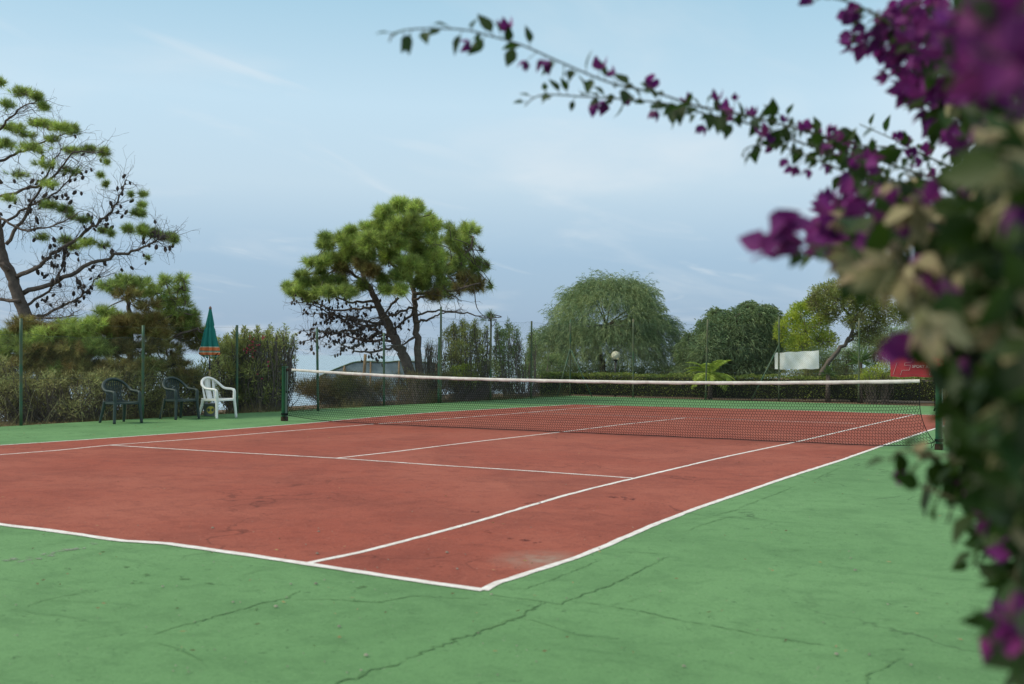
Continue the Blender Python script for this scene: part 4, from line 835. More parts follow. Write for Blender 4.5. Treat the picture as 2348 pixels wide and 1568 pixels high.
shrub('shrub', 'dark brown tangled undergrowth beneath the young pine', 'bush', 23.6, [(rnd.uniform(-20, 480), rnd.uniform(860, 945), 34, 22) for _ in range(46)]+[(rnd.uniform(-60, 40), rnd.uniform(820, 950), 36, 26) for _ in range(12)], 'under', (.10, .014), .16, 9, sr=.012, upb=.3, deep=1.4)
shrub('shrub', 'twiggy grey shrub at the foot of the two trunked pine', 'bush', 34.8, [(910,870,20,18),(940,860,24,24),(985,830,26,30),(1000,870,28,24),(1010,800,24,26),(985,790,14,16)], 'olive', (.10, .012), .10, 26, sr=.010)
shrub('oleander', 'green oleander bush right of the two trunked pine', 'bush', 35.5, [(1040,770,26,20),(1075,760,22,18),(1100,775,22,22),(1060,800,34,24),(1110,815,26,24),(1040,830,30,26),(1090,850,30,24),(1075,880,40,18),(1130,790,14,20),(1130,850,30,30),(1030,870,30,24),(1125,885,30,16),(1060,745,5,14),(1090,745,5,16),(1040,752,5,12),(1115,758,5,16)], 'ole', dens=.7, stems=8, upb=.8)
shrub('conifer_bush', 'low yellow green pine bush in front of the oleander', 'bush', 34.8, [(1055,850,22,12),(1075,845,18,12),(1035,868,26,10),(1080,868,24,12)], 'lime', (.12, .006), 1.2, 4, upb=.4)
shrub('oleander', 'dark oleander thicket with upright tips left of the weeping tree', 'bush', 37.0, [(1150,775,16,20),(1175,765,18,20),(1195,775,16,18),(1150,810,24,24),(1190,810,26,26),(1225,820,22,26),(1160,850,30,26),(1210,855,30,24),(1250,860,26,22),(1180,890,40,14),(1250,890,40,14),(1230,780,20,24),(1270,840,24,30),(1140,755,5,16),(1165,746,5,18),(1190,750,5,16),(1210,762,5,14)], 'oled', dens=.8, stems=6, upb=.9)
shrub('shrub', 'brown undergrowth of dry weeds seen through the left end of the net', 'bush', 30.0, [(700,890,30,20),(740,895,30,22),(790,885,30,20),(840,890,30,20),(880,890,30,20),(920,900,26,16),(760,915,40,12),(840,915,40,12)]+[(rnd.uniform(680, 1290), rnd.uniform(868, 915), 26, 16) for _ in range(30)], 'dry', (.14, .010), .6, 14, sr=.006, upb=.8)
# weeping trees
def weeping(label, D, cx, cy, rx, ry, n, m1, m2, trunk, lumps=None, extra=None):
    base = tz(at(trunk[0][0][0], 900, D)); T = thing('weeping_tree', label, 'tree', base); b = MB()
    for pts, r0, r1 in [trunk[0:1][0:1] and (trunk[0], trunk[1], trunk[2])] : limb(b, np.vstack([[base], pxs(pts, D)]), r0, r1, 5, .03, 9)
    k = D/FPX; c = at(cx, cy, D); LPp = []
    for _ in range(26):
        e = c+np.array([1, 1, 1])*(rdir(1)[0]*np.array([rx*k, rx*k*.9, ry*k])*.8); e[2] = max(e[2], c[2]-.5*ry*k)
        s0 = at(trunk[0][-1][0], trunk[0][-1][1], D)*.6+c*.4; P = spline([at(*trunk[0][-2], D), s0, e], 5); tube(b, P, np.linspace(.06, .015, len(P)), 5)
    b.build('trunk', M['bark'], T, smooth=True)
    f1, f2 = MB(), MB(); ns = n
    # drooping sprays of narrow leaves
    lum = lumps or [(cx, cy, rx, ry)]
    for (lx, ly, lrx, lry) in lum:
        w = max(1, int(ns*(lrx*lry)/sum(q[2]*q[3] for q in lum))); cc = at(lx, ly, D); d = rdir(w); d[:, 2] = np.where(d[:, 2] < -.55, -d[:, 2], d[:, 2]); q = rs.uniform(.5, 1.0, (w, 1))**.5*(1+.09*np.sin(d[:, :1]*9+d[:, 2:]*11)+.05*rs.normal(size=(w, 1)))
        P = cc+d*q*np.array([lrx*k, lrx*k*.9, lry*k]); K = 10; out = unit(d*np.array([1, 1, .3])+rs.normal(size=d.shape)*.25); cur = P.copy(); dr = unit(out+np.array([0, 0, .35]))
        for s in range(K):
            dr = unit(dr+np.array([0, 0, -.19])+rs.normal(size=dr.shape)*.16); cur = cur+dr*.055
            tgt = f1
            for rep in range(2):
                ld = unit(dr+rs.normal(size=dr.shape)*.55+np.array([0, 0, -.15])); sel = (rs.uniform(size=w) < .5); leafq(f1, cur[sel], ld[sel], .15, .012, .1, .2); leafq(f2, cur[~sel], ld[~sel], .15, .012, .1, .2)
    f1.build('foliage', M[m1], T); f2.build('foliage', M[m2], T); return T
weeping('large weeping tree with fine drooping foliage behind the globe lamp', 44.0, 1395, 745, 150, 100, 6800, 'willow', 'willowd', ([(1383, 866), (1380, 830), (1375, 790), (1385, 750)], .16, .06), lumps=[(1395,735,125,92),(1300,800,70,60),(1480,790,80,70),(1250,810,30,50),(1395,800,130,50),(1400,690,90,50)])
shrub('tree', 'feathery grey green tree left of the white banner', 'tree', 42.0, [(1640,760,44,36),(1690,740,44,34),(1740,735,40,34),(1690,790,70,40),(1620,810,44,34),(1750,790,40,50),(1570,810,24,30),(1580,780,16,18),(1720,840,80,26),(1600,850,60,20),(1775,750,20,40),(1640,720,16,14),(1715,705,20,14),(1760,712,14,14)], 'willowd', (.19, .020), .8, upb=-.1, spread=.7, droop=.45, deep=1.3, trunk=[([(1700, 870), (1695, 820), (1690, 770)], .10, .04)])
shrub('tree', 'bright yellow green tree behind the right end of the white banner', 'tree', 40.0, [(1835,715,26,22),(1860,700,20,18),(1815,735,20,20),(1840,760,34,26),(1880,740,24,24),(1890,780,30,22),(1830,790,34,22),(1790,760,16,24)], 'lime', (.11, .030), .85, upb=.6, deep=1.0, trunk=[([(1850, 870), (1845, 800), (1845, 740)], .08, .03)])
shrub('tree', 'dark windswept tree with crooked trunk beside the red banner', 'tree', 38.5, [(1890,668,34,16),(1930,655,38,16),(1970,665,34,20),(1870,695,20,24),(1920,690,50,26),(1980,700,40,26),(2010,740,30,24),(1990,770,34,22),(2020,700,22,26),(2030,790,24,20),(1960,735,30,20),(1900,720,24,20),(2060,720,26,26)], 'olive', (.11, .028), .8, upb=.5, deep=1.1, stemm='barkl', trunk=[([(1880, 870), (1905, 820), (1940, 785), (1955, 745), (1930, 700), (1910, 670)], .10, .03), ([(1940, 785), (1990, 750), (2030, 720)], .05, .02), ([(1955, 745), (1985, 700), (2000, 680)], .04, .015)])
shrub('tree', 'mid green treeline filling in between white banner and red banner', 'tree', 44.0, [(1800,800,40,40),(1860,815,40,40),(1930,825,40,30),(1990,800,36,36),(2050,790,40,44),(1960,860,60,16),(1880,860,60,16),(2110,780,40,50)], 'willowd', (.15, .022), .8, upb=.2, deep=1.0, trunk=[([(1860, 880), (1865, 830), (1870, 800)], .09, .04)])
shrub('bush', 'low bright green bush just left of the red banner', 'bush', 36.5, [(2000,855,28,14),(2025,845,22,18),(1985,865,24,10),(2040,862,20,10)], 'lime', (.06, .02), .9, 6, upb=.5, deep=.4)
shrub('bush', 'grey green shrub between the yuccas under the windswept tree', 'bush', 39.5, [(1900,835,24,18),(1930,850,26,14),(1950,820,16,18),(1880,855,24,12),(2010,820,20,18),(1830,855,40,10)], 'olive', (.08, .02), .7, 6, upb=.3, deep=.4)
shrub('bush', 'tall dark shrubbery filling the far right behind the bougainvillea', 'bush', 34.5, [(2190,800,60,50),(2250,780,60,60),(2320,770,60,70),(2220,850,70,30),(2320,850,70,30)], 'oled', dens=.4, stems=3, upb=.6, deep=.7)
shrub('bush', 'low dark undergrowth at the foot of the large weeping tree', 'bush', 46.0, [(x, rnd.uniform(845, 870), 34, 22) for x in range(1230, 1600, 24)], 'oled', (.10, .03), .6, 2, upb=.4, deep=.8)
shrub('bush', 'small dark bush left of the far palm, against the sky', 'bush', 43.0, [(1560,830,20,16),(1545,850,24,14),(1580,850,24,14),(1530,862,30,8)], 'olive', (.08, .02), .8, 6, upb=.3, deep=.4)

# palms and yuccas
def palm(name, label, cat, px, py, D, n, ln, m, pin=True, trunkh=0.0, stiff=False):
    c = at(px, py, D); base = tz(c); T = thing(name, label, cat, base); b = MB(); tube(b, [base, c], [.09, .07], 10); b.build('trunk', M['bark'], T)
    for k in range(n):
        a = k*2.399+rnd.uniform(-.3, .3); el = rnd.uniform(.2, 1.25) if not stiff else rnd.uniform(-.3, 1.4); d = np.array([math.cos(a)*math.cos(el), math.sin(a)*math.cos(el), math.sin(el)]); fr = MB()
        if pin:
            P = []; cur = c.copy(); dd = d.copy()
            for s in range(13): P.append(cur.copy()); dd = unit(dd+np.array([0, 0, -.13])); cur = cur+dd*ln/12
            P = np.array(P); tube(fr, P, np.linspace(.012, .003, len(P)), 4)
            Tn = unit(np.gradient(P, axis=0)); S = unit(np.cross(Tn, [0, 0, 1.])); Q = spline(P, 3)
            for Pi, Ti, Si, f in zip(np.repeat(P, 4, 0)[2:-2]+np.repeat(Tn, 4, 0)[2:-2]*np.tile([0, .25, .5, .75], 13)[2:-2, None]*ln/12, np.repeat(Tn, 4, 0)[2:-2], np.repeat(S, 4, 0)[2:-2], np.linspace(0, 1, 48)):
                l = .30*math.sin(math.pi*min(.95, f*.85+.12))
                for sg in (-1, 1): leafq(fr, Pi[None], (Ti*.5+Si*sg+np.array([0, 0, -.15]))[None], l, .022, .2, .15)
        else: leafq(fr, c[None]+rs.normal(size=(1, 3))*.03, d[None], ln, .045, .3, .12)
        fr.build('frond' if pin else 'leaf', M[m], T)
palm('young_palm', 'young palm with arching fronds showing above the hedge', 'palm', 1628, 861, 38.0, 19, 1.0, 'palm')
palm('yucca', 'tall spiky yucca under the windswept tree', 'yucca', 1972, 830, 37.0, 60, .62, 'yucca', False, stiff=True)
palm('yucca', 'small spiky yucca right of the white banner', 'yucca', 1898, 858, 37.6, 40, .42, 'yucca', False, stiff=True)

# hedge along the far fence
Hp = [gp(1225, 909), gp(1306, 905), gp(1451, 908), gp(1617, 912), gp(1785, 914), gp(1968, 917), gp(2165, 921), gp(2400, 926)]
Hp = np.array(Hp); Hp[:, 1] += .35; hw, hh = .8, .78
T = thing('hedge', 'long low clipped hedge running behind the far fence', 'hedge', Hp[3])
d = np.r_[0, np.cumsum(np.linalg.norm(np.diff(Hp, axis=0)[:, :2], axis=1))]
def hpt(s): return np.stack([np.interp(s, d, Hp[:, 0]), np.interp(s, d, Hp[:, 1]), np.interp(s, d, Hp[:, 2])], -1)
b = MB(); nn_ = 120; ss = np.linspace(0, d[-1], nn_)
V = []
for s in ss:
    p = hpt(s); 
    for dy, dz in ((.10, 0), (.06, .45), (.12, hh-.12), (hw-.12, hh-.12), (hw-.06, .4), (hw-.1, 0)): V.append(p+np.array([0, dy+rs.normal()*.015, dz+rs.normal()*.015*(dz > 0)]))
F = [[i*6+k, i*6+k+1, (i+1)*6+k+1, (i+1)*6+k] for i in range(nn_-1) for k in range(5)]; b.add(V, F); b.build('shade_core', M['hedgein'], T)  # solid dark shell painted as the shaded inside behind the leaves
lf = MB(); n = 26000; s = rs.uniform(0, d[-1], n); p = hpt(s); face = rs.uniform(size=n) < .55
dy = np.where(face, rs.uniform(-.03, .14, n), rs.uniform(0, hw, n)); dz = np.where(face, rs.uniform(.03, hh, n), hh-.10+rs.uniform(0, .10, n)+.03*np.sin(s*2.3)+.02*np.sin(s*7)); keepm = (rs.uniform(size=n) < np.where(face, .55+.45*(dz/hh), 1))
P = p+np.stack([0*s, dy, dz], 1); Dd = unit(rs.normal(size=(n, 3))+np.where(face[:, None], [[0, -1.0, .5]], [[0, 0, 1.1]])); leafq(lf, P[keepm], Dd[keepm], .055, .034, .3, .1); lf.build('foliage', M['hedge'], T)

# stakes, sheet covered shelter
def stake(px, py, top, D, label):
    p = tz(at(px, py, D)); q = at(px+top[0], top[1], D); T = thing('wooden_stake', label, 'stake', p, 'stakes behind the fence'); b = MB(); tube(b, np.array([p+(q-p)*s+rs.normal(size=3)*.006 for s in np.linspace(0, 1, 6)]), .045, 7); b.build('post', M['stake'], T)
stake(830, 915, (8, 812), 31.0, 'taller weathered wooden stake beyond the fence left of the pine')
stake(788, 915, (2, 843), 31.5, 'shorter weathered wooden stake beyond the fence left of the pine')
D = 44.0; c0 = at(735, 862, D); sh = thing('sheeted_shelter', 'low shelter covered with blue grey sheeting on the slope beyond the fence', 'shelter', tz(at(850, 880, D)))
top_px = [(735,862),(760,850),(790,838),(815,830),(850,829),(880,831),(915,828),(950,829),(1000,834)]
Tp = spline(pxs(top_px, D), 4); b = MB(); back = np.array([CF[0], CF[1], 0])*3.2; V = []; m_ = len(Tp)
gz = -3.2
for p in Tp: V += [np.array([p[0], p[1], gz]), p-np.array([0, 0, .12]), p, p+back*.25+np.array([0, 0, .05]), p+back*.75+np.array([0, 0, .05]), p+back, np.array([(p+back)[0], (p+back)[1], gz-1])]
F = [[i*7+k, (i+1)*7+k, (i+1)*7+k+1, i*7+k+1] for i in range(m_-1) for k in range(6)]; b.add(V, F); b.build('sheeting', M['tarp'], sh, smooth=False)
b = MB(); tube(b, Tp-CF*.03, .03, 6); b.build('edge_pipe', M['metalgreen'], sh)
for i in range(0, m_, 8): b = MB(); p = Tp[i]-CF*.06; tube(b, [p, np.array([p[0], p[1], gz])], .035, 6); b.build('support', M['stake'], sh)

# globe lamp
D = 41.0; g = at(1411, 815, D); gb = tz(g); T = thing('globe_lamp', 'globe lamp on a black pole in front of the weeping tree', 'lamp', gb)
b = MB(); tube(b, [gb, g-np.array([0, 0, .17])], .04, 10); b.build('pole', M['black'], T)
b = MB(); lathe(b, [(.04, -.22), (.085, -.19), (.09, -.15), (.06, -.14)], g, 16); b.build('collar', M['black'], T)
b = MB(); R_ = .165; lathe(b, [(R_*math.sin(a), -R_*math.cos(a)) for a in np.linspace(.35, math.pi-.001, 15)], g, 24); b.build('globe', M['globe'], T, smooth=True)
b = MB(); lathe(b, [(.001, .07), (.03, .05), (.035, .02), (.02, -.03), (.02, -.13), (.001, -.13)], g, 12); b.build('bulb', M['whitecloth'], T, smooth=True)

# banners tied behind the far fence
def banner(name, label, corners, D, m, sag=.02):
    P = [at(x, y, D_) for (x, y), D_ in zip(corners, D)]
    T = thing(name, label, 'banner', (P[2]+P[3])/2); b = MB(); nrm = unit(np.cross(P[1]-P[0], P[3]-P[0]))
    def f(u, v): 
        q = (P[0]*(1-u)+P[1]*u)*(1-v)+(P[3]*(1-u)+P[2]*u)*v; return q+nrm*(.018*math.sin(u*11+v*3)+.012*math.sin(u*23-v*7))+np.array([0, 0, -.02*math.sin(math.pi*u*3)**2*(1 if v in (0, 1) else .6)])
    grid(b, f, 40, 14); g2 = MB(); grid(b, lambda u, v: f(1-u, v)+nrm*.004, 40, 14); b.build('cloth', m, T, smooth=True); return T, P, nrm, f
i_ = ffp
dW = [((gp(1785, 918)-CAM)@CF)+.12]*2; 
dW1 = ((gp(1785, 918)-CAM)@CF)+.16; dW2 = dW1-.40
banner('banner', 'blank white cloth banner tied to the far fence', [(1775,808),(1877,803),(1877,845),(1776,846)], [dW1+.05, dW2, dW2, dW1+.05], M['whitecloth'])
dR1 = ((gp(1968, 922)-CAM)@CF)-.12; dR2 = dR1-.75
T, P, nrm, f = banner('banner', 'red cloth banner with white lettering tied to the far fence', [(2040,805),(2205,802),(2205,864),(2041,863)], [dR1, dR2, dR2, dR1], M['redcloth'])
def bpt(px, py):  # photo pixel on the red banner -> point just in front of its cloth
    u = (px-2040)/165; v = (py-804)/59.5; return f(min(1, max(0, u)), min(1, max(0, v)))-unit(nrm)*np.sign(np.dot(nrm, CF))*.012
def zb(x, y): return ((3400+x/4.48)/1.7133, (1350+y/4.48)/1.7133)
b = MB()
for ln_ in ([(550,320),(475,540)], [(840,250),(800,330),(690,330),(680,375),(790,375),(765,465),(635,460),(605,545)]):
    Q = np.array([bpt(*zb(*q)) for q in ln_]); segs(b, Q[:-1], Q[1:], .006, sides=4)
b.build('logo_outline', M['print'], T)
def text(s, px, py, size, parent):
    cu = bpy.data.curves.new('t', 'FONT'); cu.body = s; cu.size = size; cu.extrude = .001; cu.offset = .0025; ob = bpy.data.objects.new('t', cu); C.objects.link(ob)
    dg = bpy.context.evaluated_depsgraph_get(); dg.update(); me = bpy.data.meshes.new_from_object(ob.evaluated_get(dg)); bpy.data.objects.remove(ob)
    o = bpy.data.objects.new('lettering', me); C.objects.link(o); me.materials.clear(); me.materials.append(M['print'])
    p = bpt(px, py); xd = unit(bpt(px+30, py)-bpt(px, py)); zd = np.array([0, 0, 1.]); nd_ = np.cross(xd, zd)
    p = p+nd_*.02; oo = np.array(parent['_o']); o.parent = parent
    o.matrix_basis = Matrix(((xd[0], zd[0]-0, nd_[0], p[0]-oo[0]), (xd[1], zd[1], nd_[1], p[1]-oo[1]), (xd[2], zd[2], nd_[2], p[2]-oo[2]), (0, 0, 0, 1)))
x_, y_ = zb(815, 420); text('SPORT AC', x_, y_, .125, T); x_, y_ = zb(1120, 545); text('(', x_, y_, .14, T)

# ------------------------------------------------------------------ grass and litter along the fence
b = MB(); st = MB(); Pf = np.array([q[0] for q in lowP]+[q[0] for q in PTa[:4]]); dF = np.r_[0, np.cumsum(np.linalg.norm(np.diff(Pf, axis=0)[:, :2], axis=1))]
n = 9000; s = rs.uniform(0, dF[-1], n); x = np.interp(s, dF, Pf[:, 0])-rs.gamma(1.2, .28, n)-.03; y = np.interp(s, dF, Pf[:, 1]); P = np.stack([x, y, np.full(n, -.12)], 1); 
Dd = unit(rs.normal(size=(n, 3))*.35+[0, 0, 1.]); hgt = rs.uniform(.10, .34, (n, 1))*(1+.5*np.sin(s*1.7))[:, None]; sd_ = unit(np.cross(Dd, rdir(n)))*.004
b.add(np.stack([P-sd_, P+sd_, P+Dd*hgt], 1).reshape(-1, 3), np.arange(n*3).reshape(-1, 3)); 
Lx = rs.uniform(0, dF[-1], 7000); P = np.stack([np.interp(Lx, dF, Pf[:, 0])-rs.gamma(1.4, .5, 7000)+.04, np.interp(Lx, dF, Pf[:, 1]), np.full(7000, -.10)+rs.uniform(0, .05, 7000)], 1); leafq(b, P, rs.normal(size=(7000, 3))*[1, 1, .2], .09, .02, .2, 0)
tag(b.build('dry_grass', M['dry']), 'dry grass and leaf litter growing along the foot of the fence', 'grass', kind='stuff')
b = MB(); stalks = [((24,972),(10,912)),((63,975),(80,890)),((75,972),(78,925)),((97,975),(140,905)),((109,973),(150,900)),((195,968),(185,905)),((223,966),(203,890)),((247,966),(233,900)),((288,960),(276,852)),((294,962),(297,880)),((375,962),(377,900)),((395,960),(380,905)),((110,973),(160,890)),((30,975),(52,935)),((246,965),(215,910))]
for (a, c) in stalks:
    p = gp(*a); p[0] -= .06; dd_ = (p-CAM)@CF; q = at(*c, dd_-.02+rnd.uniform(-.03, .03)); P = spline([p, (p+q)/2+rs.normal(size=3)*.02, q], 4); tube(b, P, np.linspace(.0042, .0015, len(P)), 4)
    leafq(b, P[3:6], rdir(3)+[0, 0, .5], .12, .006, .1, .3)
tag(b.build('straw_stalks', M['stalk']), 'pale dry stalks leaning on the low fence', 'grass', kind='stuff')
# pebbles and crumbs on the court
b = MB(); spots = [(x*.4972, 1109+y*.4972) for x, y in [(1075,552),(1108,553),(1272,572),(1563,665),(1688,798),(810,845),(1457,467),(750,480),(1340,468),(980,208),(1410,285),(1470,225),(1463,327),(1790,355)]]+[(933.9+x*.4226, 1050.6+y*.4226) for x, y in [(455,745),(1370,728),(315,527),(115,500),(215,517),(270,606),(1040,495),(1500,1137),(2330,1073)]]+[(1917,1503),(1736,1448),(1960,1310),(1950,1282)]
for (x, y) in spots+[(rs.uniform(0, 2200), rs.uniform(1080, 1560)) for _ in range(110)]:
    p = gp(x, y); r_ = rs.uniform(.004, .011) if (x, y) in spots else rs.uniform(.002, .006)
    V = rdir(10)*np.array([1.3, 1.0, .55])*r_; 
    import itertools
    Vv = np.array([(math.cos(a)*r_*1.3*rs.uniform(.8, 1.2), math.sin(a)*r_*rs.uniform(.8, 1.2), 0) for a in np.linspace(0, 2*math.pi, 7)[:-1]]); Vt = Vv*.6+[0, 0, r_*.7]
    b.merge(np.vstack([Vv, Vt])+p+[0, 0, .008], [[6, 7, 8], [6, 8, 9], [6, 9, 10], [6, 10, 11]], [[i, (i+1) % 6, 6+(i+1) % 6, 6+i] for i in range(6)])
tag(b.build('pebbles', M['stone']), 'scattered pebbles and paint crumbs on the court', 'pebbles', kind='stuff')
b = MB(); P = []
for _ in range(130):
    q = gp(rs.uniform(0, 2200), rs.uniform(1000, 1500)); P.append(q+[0, 0, .012])
for _ in range(60):
    q = gp(rs.uniform(0, 640), rs.uniform(962, 1000)); P.append(q+[0, 0, .012])
P = np.array(P); leafq(b, P, rs.normal(size=(len(P), 3))*[1, 1, .03], .035, .008, .1, 0)
tag(b.build('fallen_leaves', M['leafdead']), 'tiny fallen leaves scattered over the court', 'leaves', kind='stuff')
b = MB(); p = gp(599, 945); leafq(b, np.array([p+[0, 0, .02+.01*k] for k in range(4)]), rs.normal(size=(4, 3))*[1, 1, .4], .12, .07, .5, .1); tag(b.build('dry_leaf', M['stalk']), 'curled pale dry leaf lying by the fence right of the white chair', 'leaf')

# ------------------------------------------------------------------ bougainvillea in the right foreground
bb0 = at(2480, 1500, 1.9); bb0[2] = float(h(bb0[0], bb0[1]))
BG = thing('bougainvillea', 'blurred bougainvillea with purple and dried flowers hanging in at the right', 'climbing plant', bb0)
BL, BF_, BD, BS = MB(), [], [], MB()
def bleaf(m, P, D, N_, ln, wd, cup=.15, tipc=0.0):
    """cupped pointed oval leaf with a midrib, 10 faces"""
    P = np.atleast_2d(P); D = unit(np.atleast_2d(D)); k = len(P); S = unit(np.cross(D, np.atleast_2d(N_))); Nn = np.cross(S, D); ln = np.broadcast_to(ln, (k,))[:, None]; wd = np.broadcast_to(wd, (k,))[:, None]
    fs = [0, .18, .42, .70, 1.0]; ws = [.04, .40, .50, .30, .0]; rows = []
    for f, w in zip(fs, ws):
        c = P+D*ln*f-Nn*ln*(.16*f*f); rows += [c-S*wd*w+Nn*wd*w*cup*2, c, c+S*wd*w+Nn*wd*w*cup*2]
    V = np.stack(rows, 1); F = []
    for a in range(4):
        for s in range(2): F.append([a*3+s, a*3+s+1, a*3+s+4, a*3+s+3])
    F = (np.array(F)[None]+(np.arange(k)*15)[:, None, None]).reshape(-1, 4); m.add(V.reshape(-1, 3), F)
def flower(bag, p, d, s):
    m = MB(); bag.append((float((p-CAM)@CF)/s, m))
    d = unit(d); a = unit(np.cross(d, rdir(1)[0])); bq = np.cross(d, a)
    for k in range(3):
        t_ = k*2.094+rnd.uniform(-.2, .2); r_ = a*math.cos(t_)+bq*math.sin(t_); bleaf(m, p, unit(d*1.0+r_*.75), unit(r_-d*.3), s, s*.72, .18)
def spray(pts, depth, dens=26, lsize=.045, pf=.25, pd=.0, r=.0035, fs=.035, start=0.0):
    P = spline(pxs(pts, depth), 8); tube(BS, P, np.linspace(r*.5, r, len(P)), 6)
    Ln = np.r_[0, np.cumsum(np.linalg.norm(np.diff(P, axis=0), axis=1))]; n = int(Ln[-1]*dens*2.1)
    for k in range(n):
        s = Ln[-1]*((k+.5)/n)**.8; i = min(len(P)-2, int(np.searchsorted(Ln, s))-1 if s > 0 else 0); i = max(0, i); p = P[i]+(P[i+1]-P[i])*((s-Ln[i])/max(1e-6, Ln[i+1]-Ln[i])); t_ = unit(P[i]-P[i+1])
        d = rdir(1)[0]; d = unit(d-t_*np.dot(d, t_)); d = unit(d+np.array([0, 0, -.25])+t_*.35); f = s/Ln[-1]; sz = 1.15*lsize*(.72+.28*min(1, f*5))*rnd.uniform(.7, 1.25)
        q = p+d*.014; segs(BS, [p], [q], .0012, sides=3)
        if f > start and rnd.random() < pf*.72:
            q = p+d*rnd.uniform(.02, .05); segs(BS, [p], [q], .0012, sides=3); flower(BF_, q, unit(d+np.array([0, 0, rnd.choice([-.8, .4])])), fs*1.08*rnd.uniform(.6, 1.15))
            if rnd.random() < .7: bleaf(BL, p, unit(d+rs.normal(size=3)*.5), rdir(1)[0], sz*.8, sz*.5)
        elif rnd.random() < pd: flower(BD, q, d, fs)
        else: bleaf(BL, q, d, unit(np.array([0, 0, 1.])+rs.normal(size=3)*.5), sz, sz*.58)
spray([(892,95),(905,76),(960,66),(1060,68),(1130,84),(1200,105),(1290,145),(1400,190),(1500,212),(1600,243),(1700,262),(1790,285),(1880,310),(1960,345),(2080,390),(2200,420)], [2.5, 2.8, 3.1, 3.2], 24, .044, .30, start=.14)
spray([(1203,243),(1225,224),(1260,217),(1340,222),(1440,228),(1540,240),(1620,262),(1720,285),(1800,315),(1900,350),(1990,390),(2100,440)], [3.0, 3.2, 3.3], 30, .042, .34, start=.1)
spray([(1700,360),(1712,340),(1760,330),(1820,345),(1880,370),(1950,400),(2040,440),(2140,500)], [3.1, 3.0, 2.9], 34, .045, .40)
spray([(1750,240),(1850,300),(1950,330),(2050,340),(2150,370),(2260,430)], [3.3, 3.4], 36, .045, .30)
spray([(1970,285),(2060,325),(2140,365),(2220,400),(2300,440)], [3.9, 3.8], 12, .05, .1)
spray([(1852,12),(1890,-6),(1960,10),(2030,50),(2100,90),(2180,130),(2280,170)], [2.6, 2.4], 40, .048, .75, fs=.045)
spray([(1960,60),(2010,110),(2060,150),(2110,200),(2180,250),(2240,300),(2300,340)], [2.7, 2.6], 50, .045, .85, fs=.045)
spray([(1990,20),(2060,70),(2120,130),(2200,200),(2280,240)], [2.5, 2.3], 50, .045, .85, fs=.045)
spray([(1745,560),(1790,540),(1850,560),(1930,570),(2040,590),(2160,620)], [1.75, 1.8], 16, .045, .35)
for (x, y, s) in [(1765,520,.050),(1800,522,.046),(1760,565,.050),(1775,548,.05),(1745,575,.042),(1820,530,.036)]:
    flower(BF_, at(x, y, 1.62), rs.normal(size=3), s)
spray([(2040,1060),(2060,1035),(2110,1040),(2180,1050),(2260,1070),(2347,1080)], [1.9, 1.7], 26, .055, .05, .1)
spray([(2110,1160),(2120,1120),(2160,1090),(2220,1080),(2300,1100)], [2.0, 1.8], 30, .050, .12)
spray([(2230,1300),(2250,1240),(2270,1190),(2310,1140),(2370,1110)], [2.0, 1.9], 30, .046, .2)
spray([(2310,1460),(2330,1400),(2330,1330),(2350,1250)], [1.5, 1.5], 26, .05, .4)
spray([(2170,1200),(2190,1150),(2230,1110),(2300,1080)], [1.9, 1.8], 26, .05, .15)
spray([(2340,1560),(2360,1480),(2400,1380)], [1.4, 1.4], 20, .06, .1)
spray([(2100,1110),(2150,1130),(2230,1160),(2320,1180)], [1.8, 1.7], 24, .055, .08)
# the dense hanging body of the plant: (px, py, rx, ry, depth, n leaves, n flowers, n dried)
mass = [(2150,60,110,70,2.4,26,70,0),(2250,110,100,110,1.6,14,60,0),(2310,90,70,120,.85,4,34,0),(2130,180,60,60,2.6,14,36,1),(2200,260,60,50,2.5,14,26,2),(2290,240,50,60,1.6,10,22,6),
 (2290,340,60,60,1.3,14,2,16),(2240,430,60,50,1.9,26,4,8),(2330,430,50,80,1.1,12,1,12),(1990,400,60,50,2.7,26,12,0),(2080,450,60,50,2.4,26,10,4),(1920,330,70,40,3.1,20,10,0),
 (1930,480,40,40,2.2,8,22,0),(1890,540,36,50,2.1,8,22,1),(1970,530,60,50,2.1,20,20,4),(2040,500,50,60,2.0,16,10,8),(2120,520,60,60,1.7,16,6,12),(1980,600,70,40,1.8,18,6,10),
 (2060,620,60,50,1.5,14,2,16),(2150,620,60,60,1.6,22,4,12),(2140,700,46,56,1.25,8,2,11),(2080,795,34,26,1.5,1,8,1),(2200,560,60,70,1.8,30,4,6),(2280,560,70,80,1.4,30,2,12),(2220,690,60,70,1.5,26,6,12),(2310,700,60,80,1.3,30,2,12),
 (2170,800,60,60,1.5,30,6,6),(2240,820,60,80,1.4,34,2,8),(2320,850,60,90,1.2,34,2,8),(2150,890,40,60,1.7,26,1,4),(2210,930,60,70,1.5,30,1,8),(2290,960,60,80,1.3,34,1,12),(2200,1010,50,50,1.7,22,0,6),(2280,1060,60,60,1.5,30,2,6),
 (2330,1140,50,70,1.4,24,1,4),(2290,1200,40,50,1.8,18,3,1),(2330,1290,30,60,1.7,16,2,1),(2325,1430,22,26,1.3,1,9,0),(2345,1500,14,50,1.3,8,0,0),(2350,700,40,300,1.9,60,4,10),(2340,500,60,200,2.2,60,6,6),(2260,600,80,200,2.3,80,6,6),(2350,1000,60,200,2.0,70,0,6)]
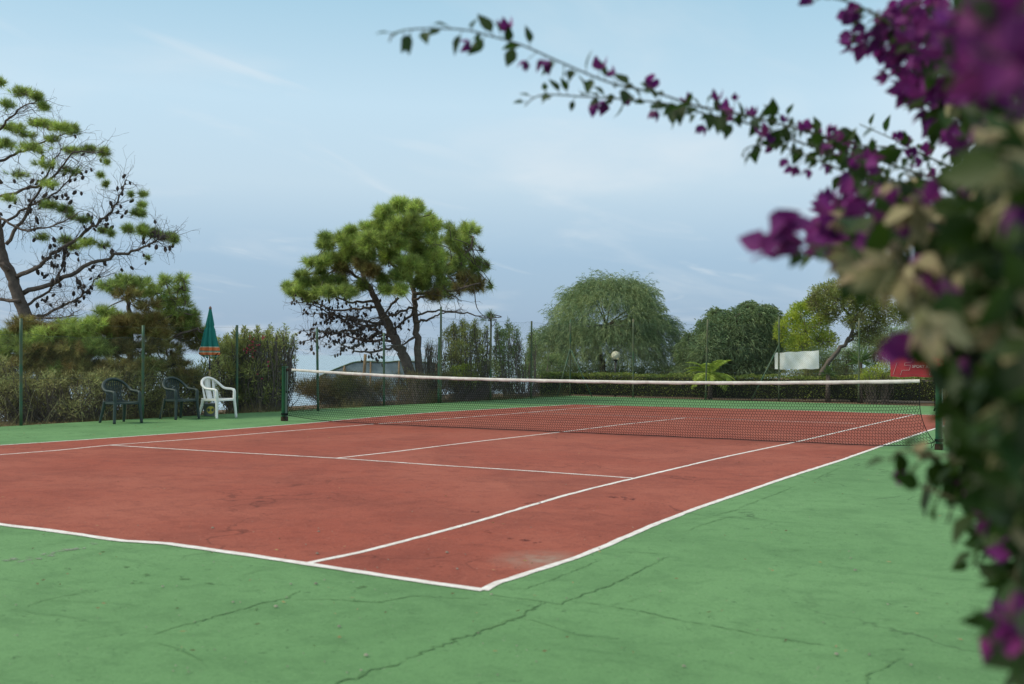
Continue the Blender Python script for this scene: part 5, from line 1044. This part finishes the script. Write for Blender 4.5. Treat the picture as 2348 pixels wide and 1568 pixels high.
for (x, y, rx, ry, d0, nl, nf, nd_) in mass:
    if y > 796 and rx > 30 and y < 1130: x += 66; rx *= .85
    nd_ = int(nd_*.85)
    if x < 2180 and 250 < y < 760: nl = int(nl*.62); nf = int(nf*.85)
    for kind, n in (('l', int(nl*(1.35 if x < 2190 else 2.0))), ('f', nf), ('d', nd_)):
        for _ in range(n):
            a, r_ = rnd.uniform(0, 6.283), rnd.random()**.5; dd_ = d0*(1+rnd.uniform(-.14, .16)); p = at(x+rx*r_*math.cos(a), y+ry*r_*math.sin(a), dd_)
            d = unit(rs.normal(size=3)+np.array([0, 0, -.7]))
            if kind == 'l': s = .055*rnd.uniform(.7, 1.25); bleaf(BL, p, d, rdir(1)[0], s, s*.62)
            elif kind == 'f': flower(BF_, p, rs.normal(size=3), .035*rnd.uniform(.7, 1.2))
            else: flower(BD, p, d+np.array([0, 0, -.4]), .042*rnd.uniform(.8, 1.25))
            if rnd.random() < .3: q = p+rs.normal(size=3)*.015+np.array([0, 0, .02]); segs(BS, [p], [q], .0015, sides=3)
# woody stems, rooted just outside the frame on the right
for pts, dep in (([(2420,1500),(2370,1200),(2330,900),(2290,600),(2230,430)], [1.9, 1.7, 1.9]), ([(2440,1500),(2390,1100),(2370,700),(2340,350),(2250,150)], [1.95, 1.5, 1.8]), ([(2290,700),(2200,520),(2080,400)], [1.8, 2.9]), ([(2330,950),(2260,1050),(2180,1060)], [1.7, 1.8]), ([(2400,1150),(2330,1150),(2290,1200)], [1.8, 1.8]), ([(2300,640),(2200,700),(2110,690)], [1.8, 1.4])):
    P = spline(pxs(pts, dep), 6); tube(BS, P, np.linspace(.012, .004, len(P)), 7)
P = spline([bb0, at(2450, 1650, 1.9)*[1, 1, 0]+[0, 0, .35], at(2420, 1500, 1.9)], 6); tube(BS, P, [.03]*4+list(np.linspace(.03, .014, len(P)-4)), 8)
BS.build('stems', M['bs'], BG); BL.build('leaves', M['bl'], BG); 
for bag, nm, mm in ((BF_, 'purple_flower', M['bf']), (BD, 'dried_flower', M['bd'])):
    bag.sort(key=lambda q: q[0])
    for _, m_ in bag[:100]: m_.build(nm, mm, BG)
    rest = MB()
    for _, m_ in bag[100:]:
        for V_ in m_.V: rest.V.append(V_)
        for F_ in m_.F4: rest.F4.append(F_+rest.n)
        rest.n += m_.n
    if rest.n: rest.build(nm+'s', mm, BG)['kind'] = 'stuff'
for o in bpy.data.objects:
    if '_o' in o.keys(): del o['_o']
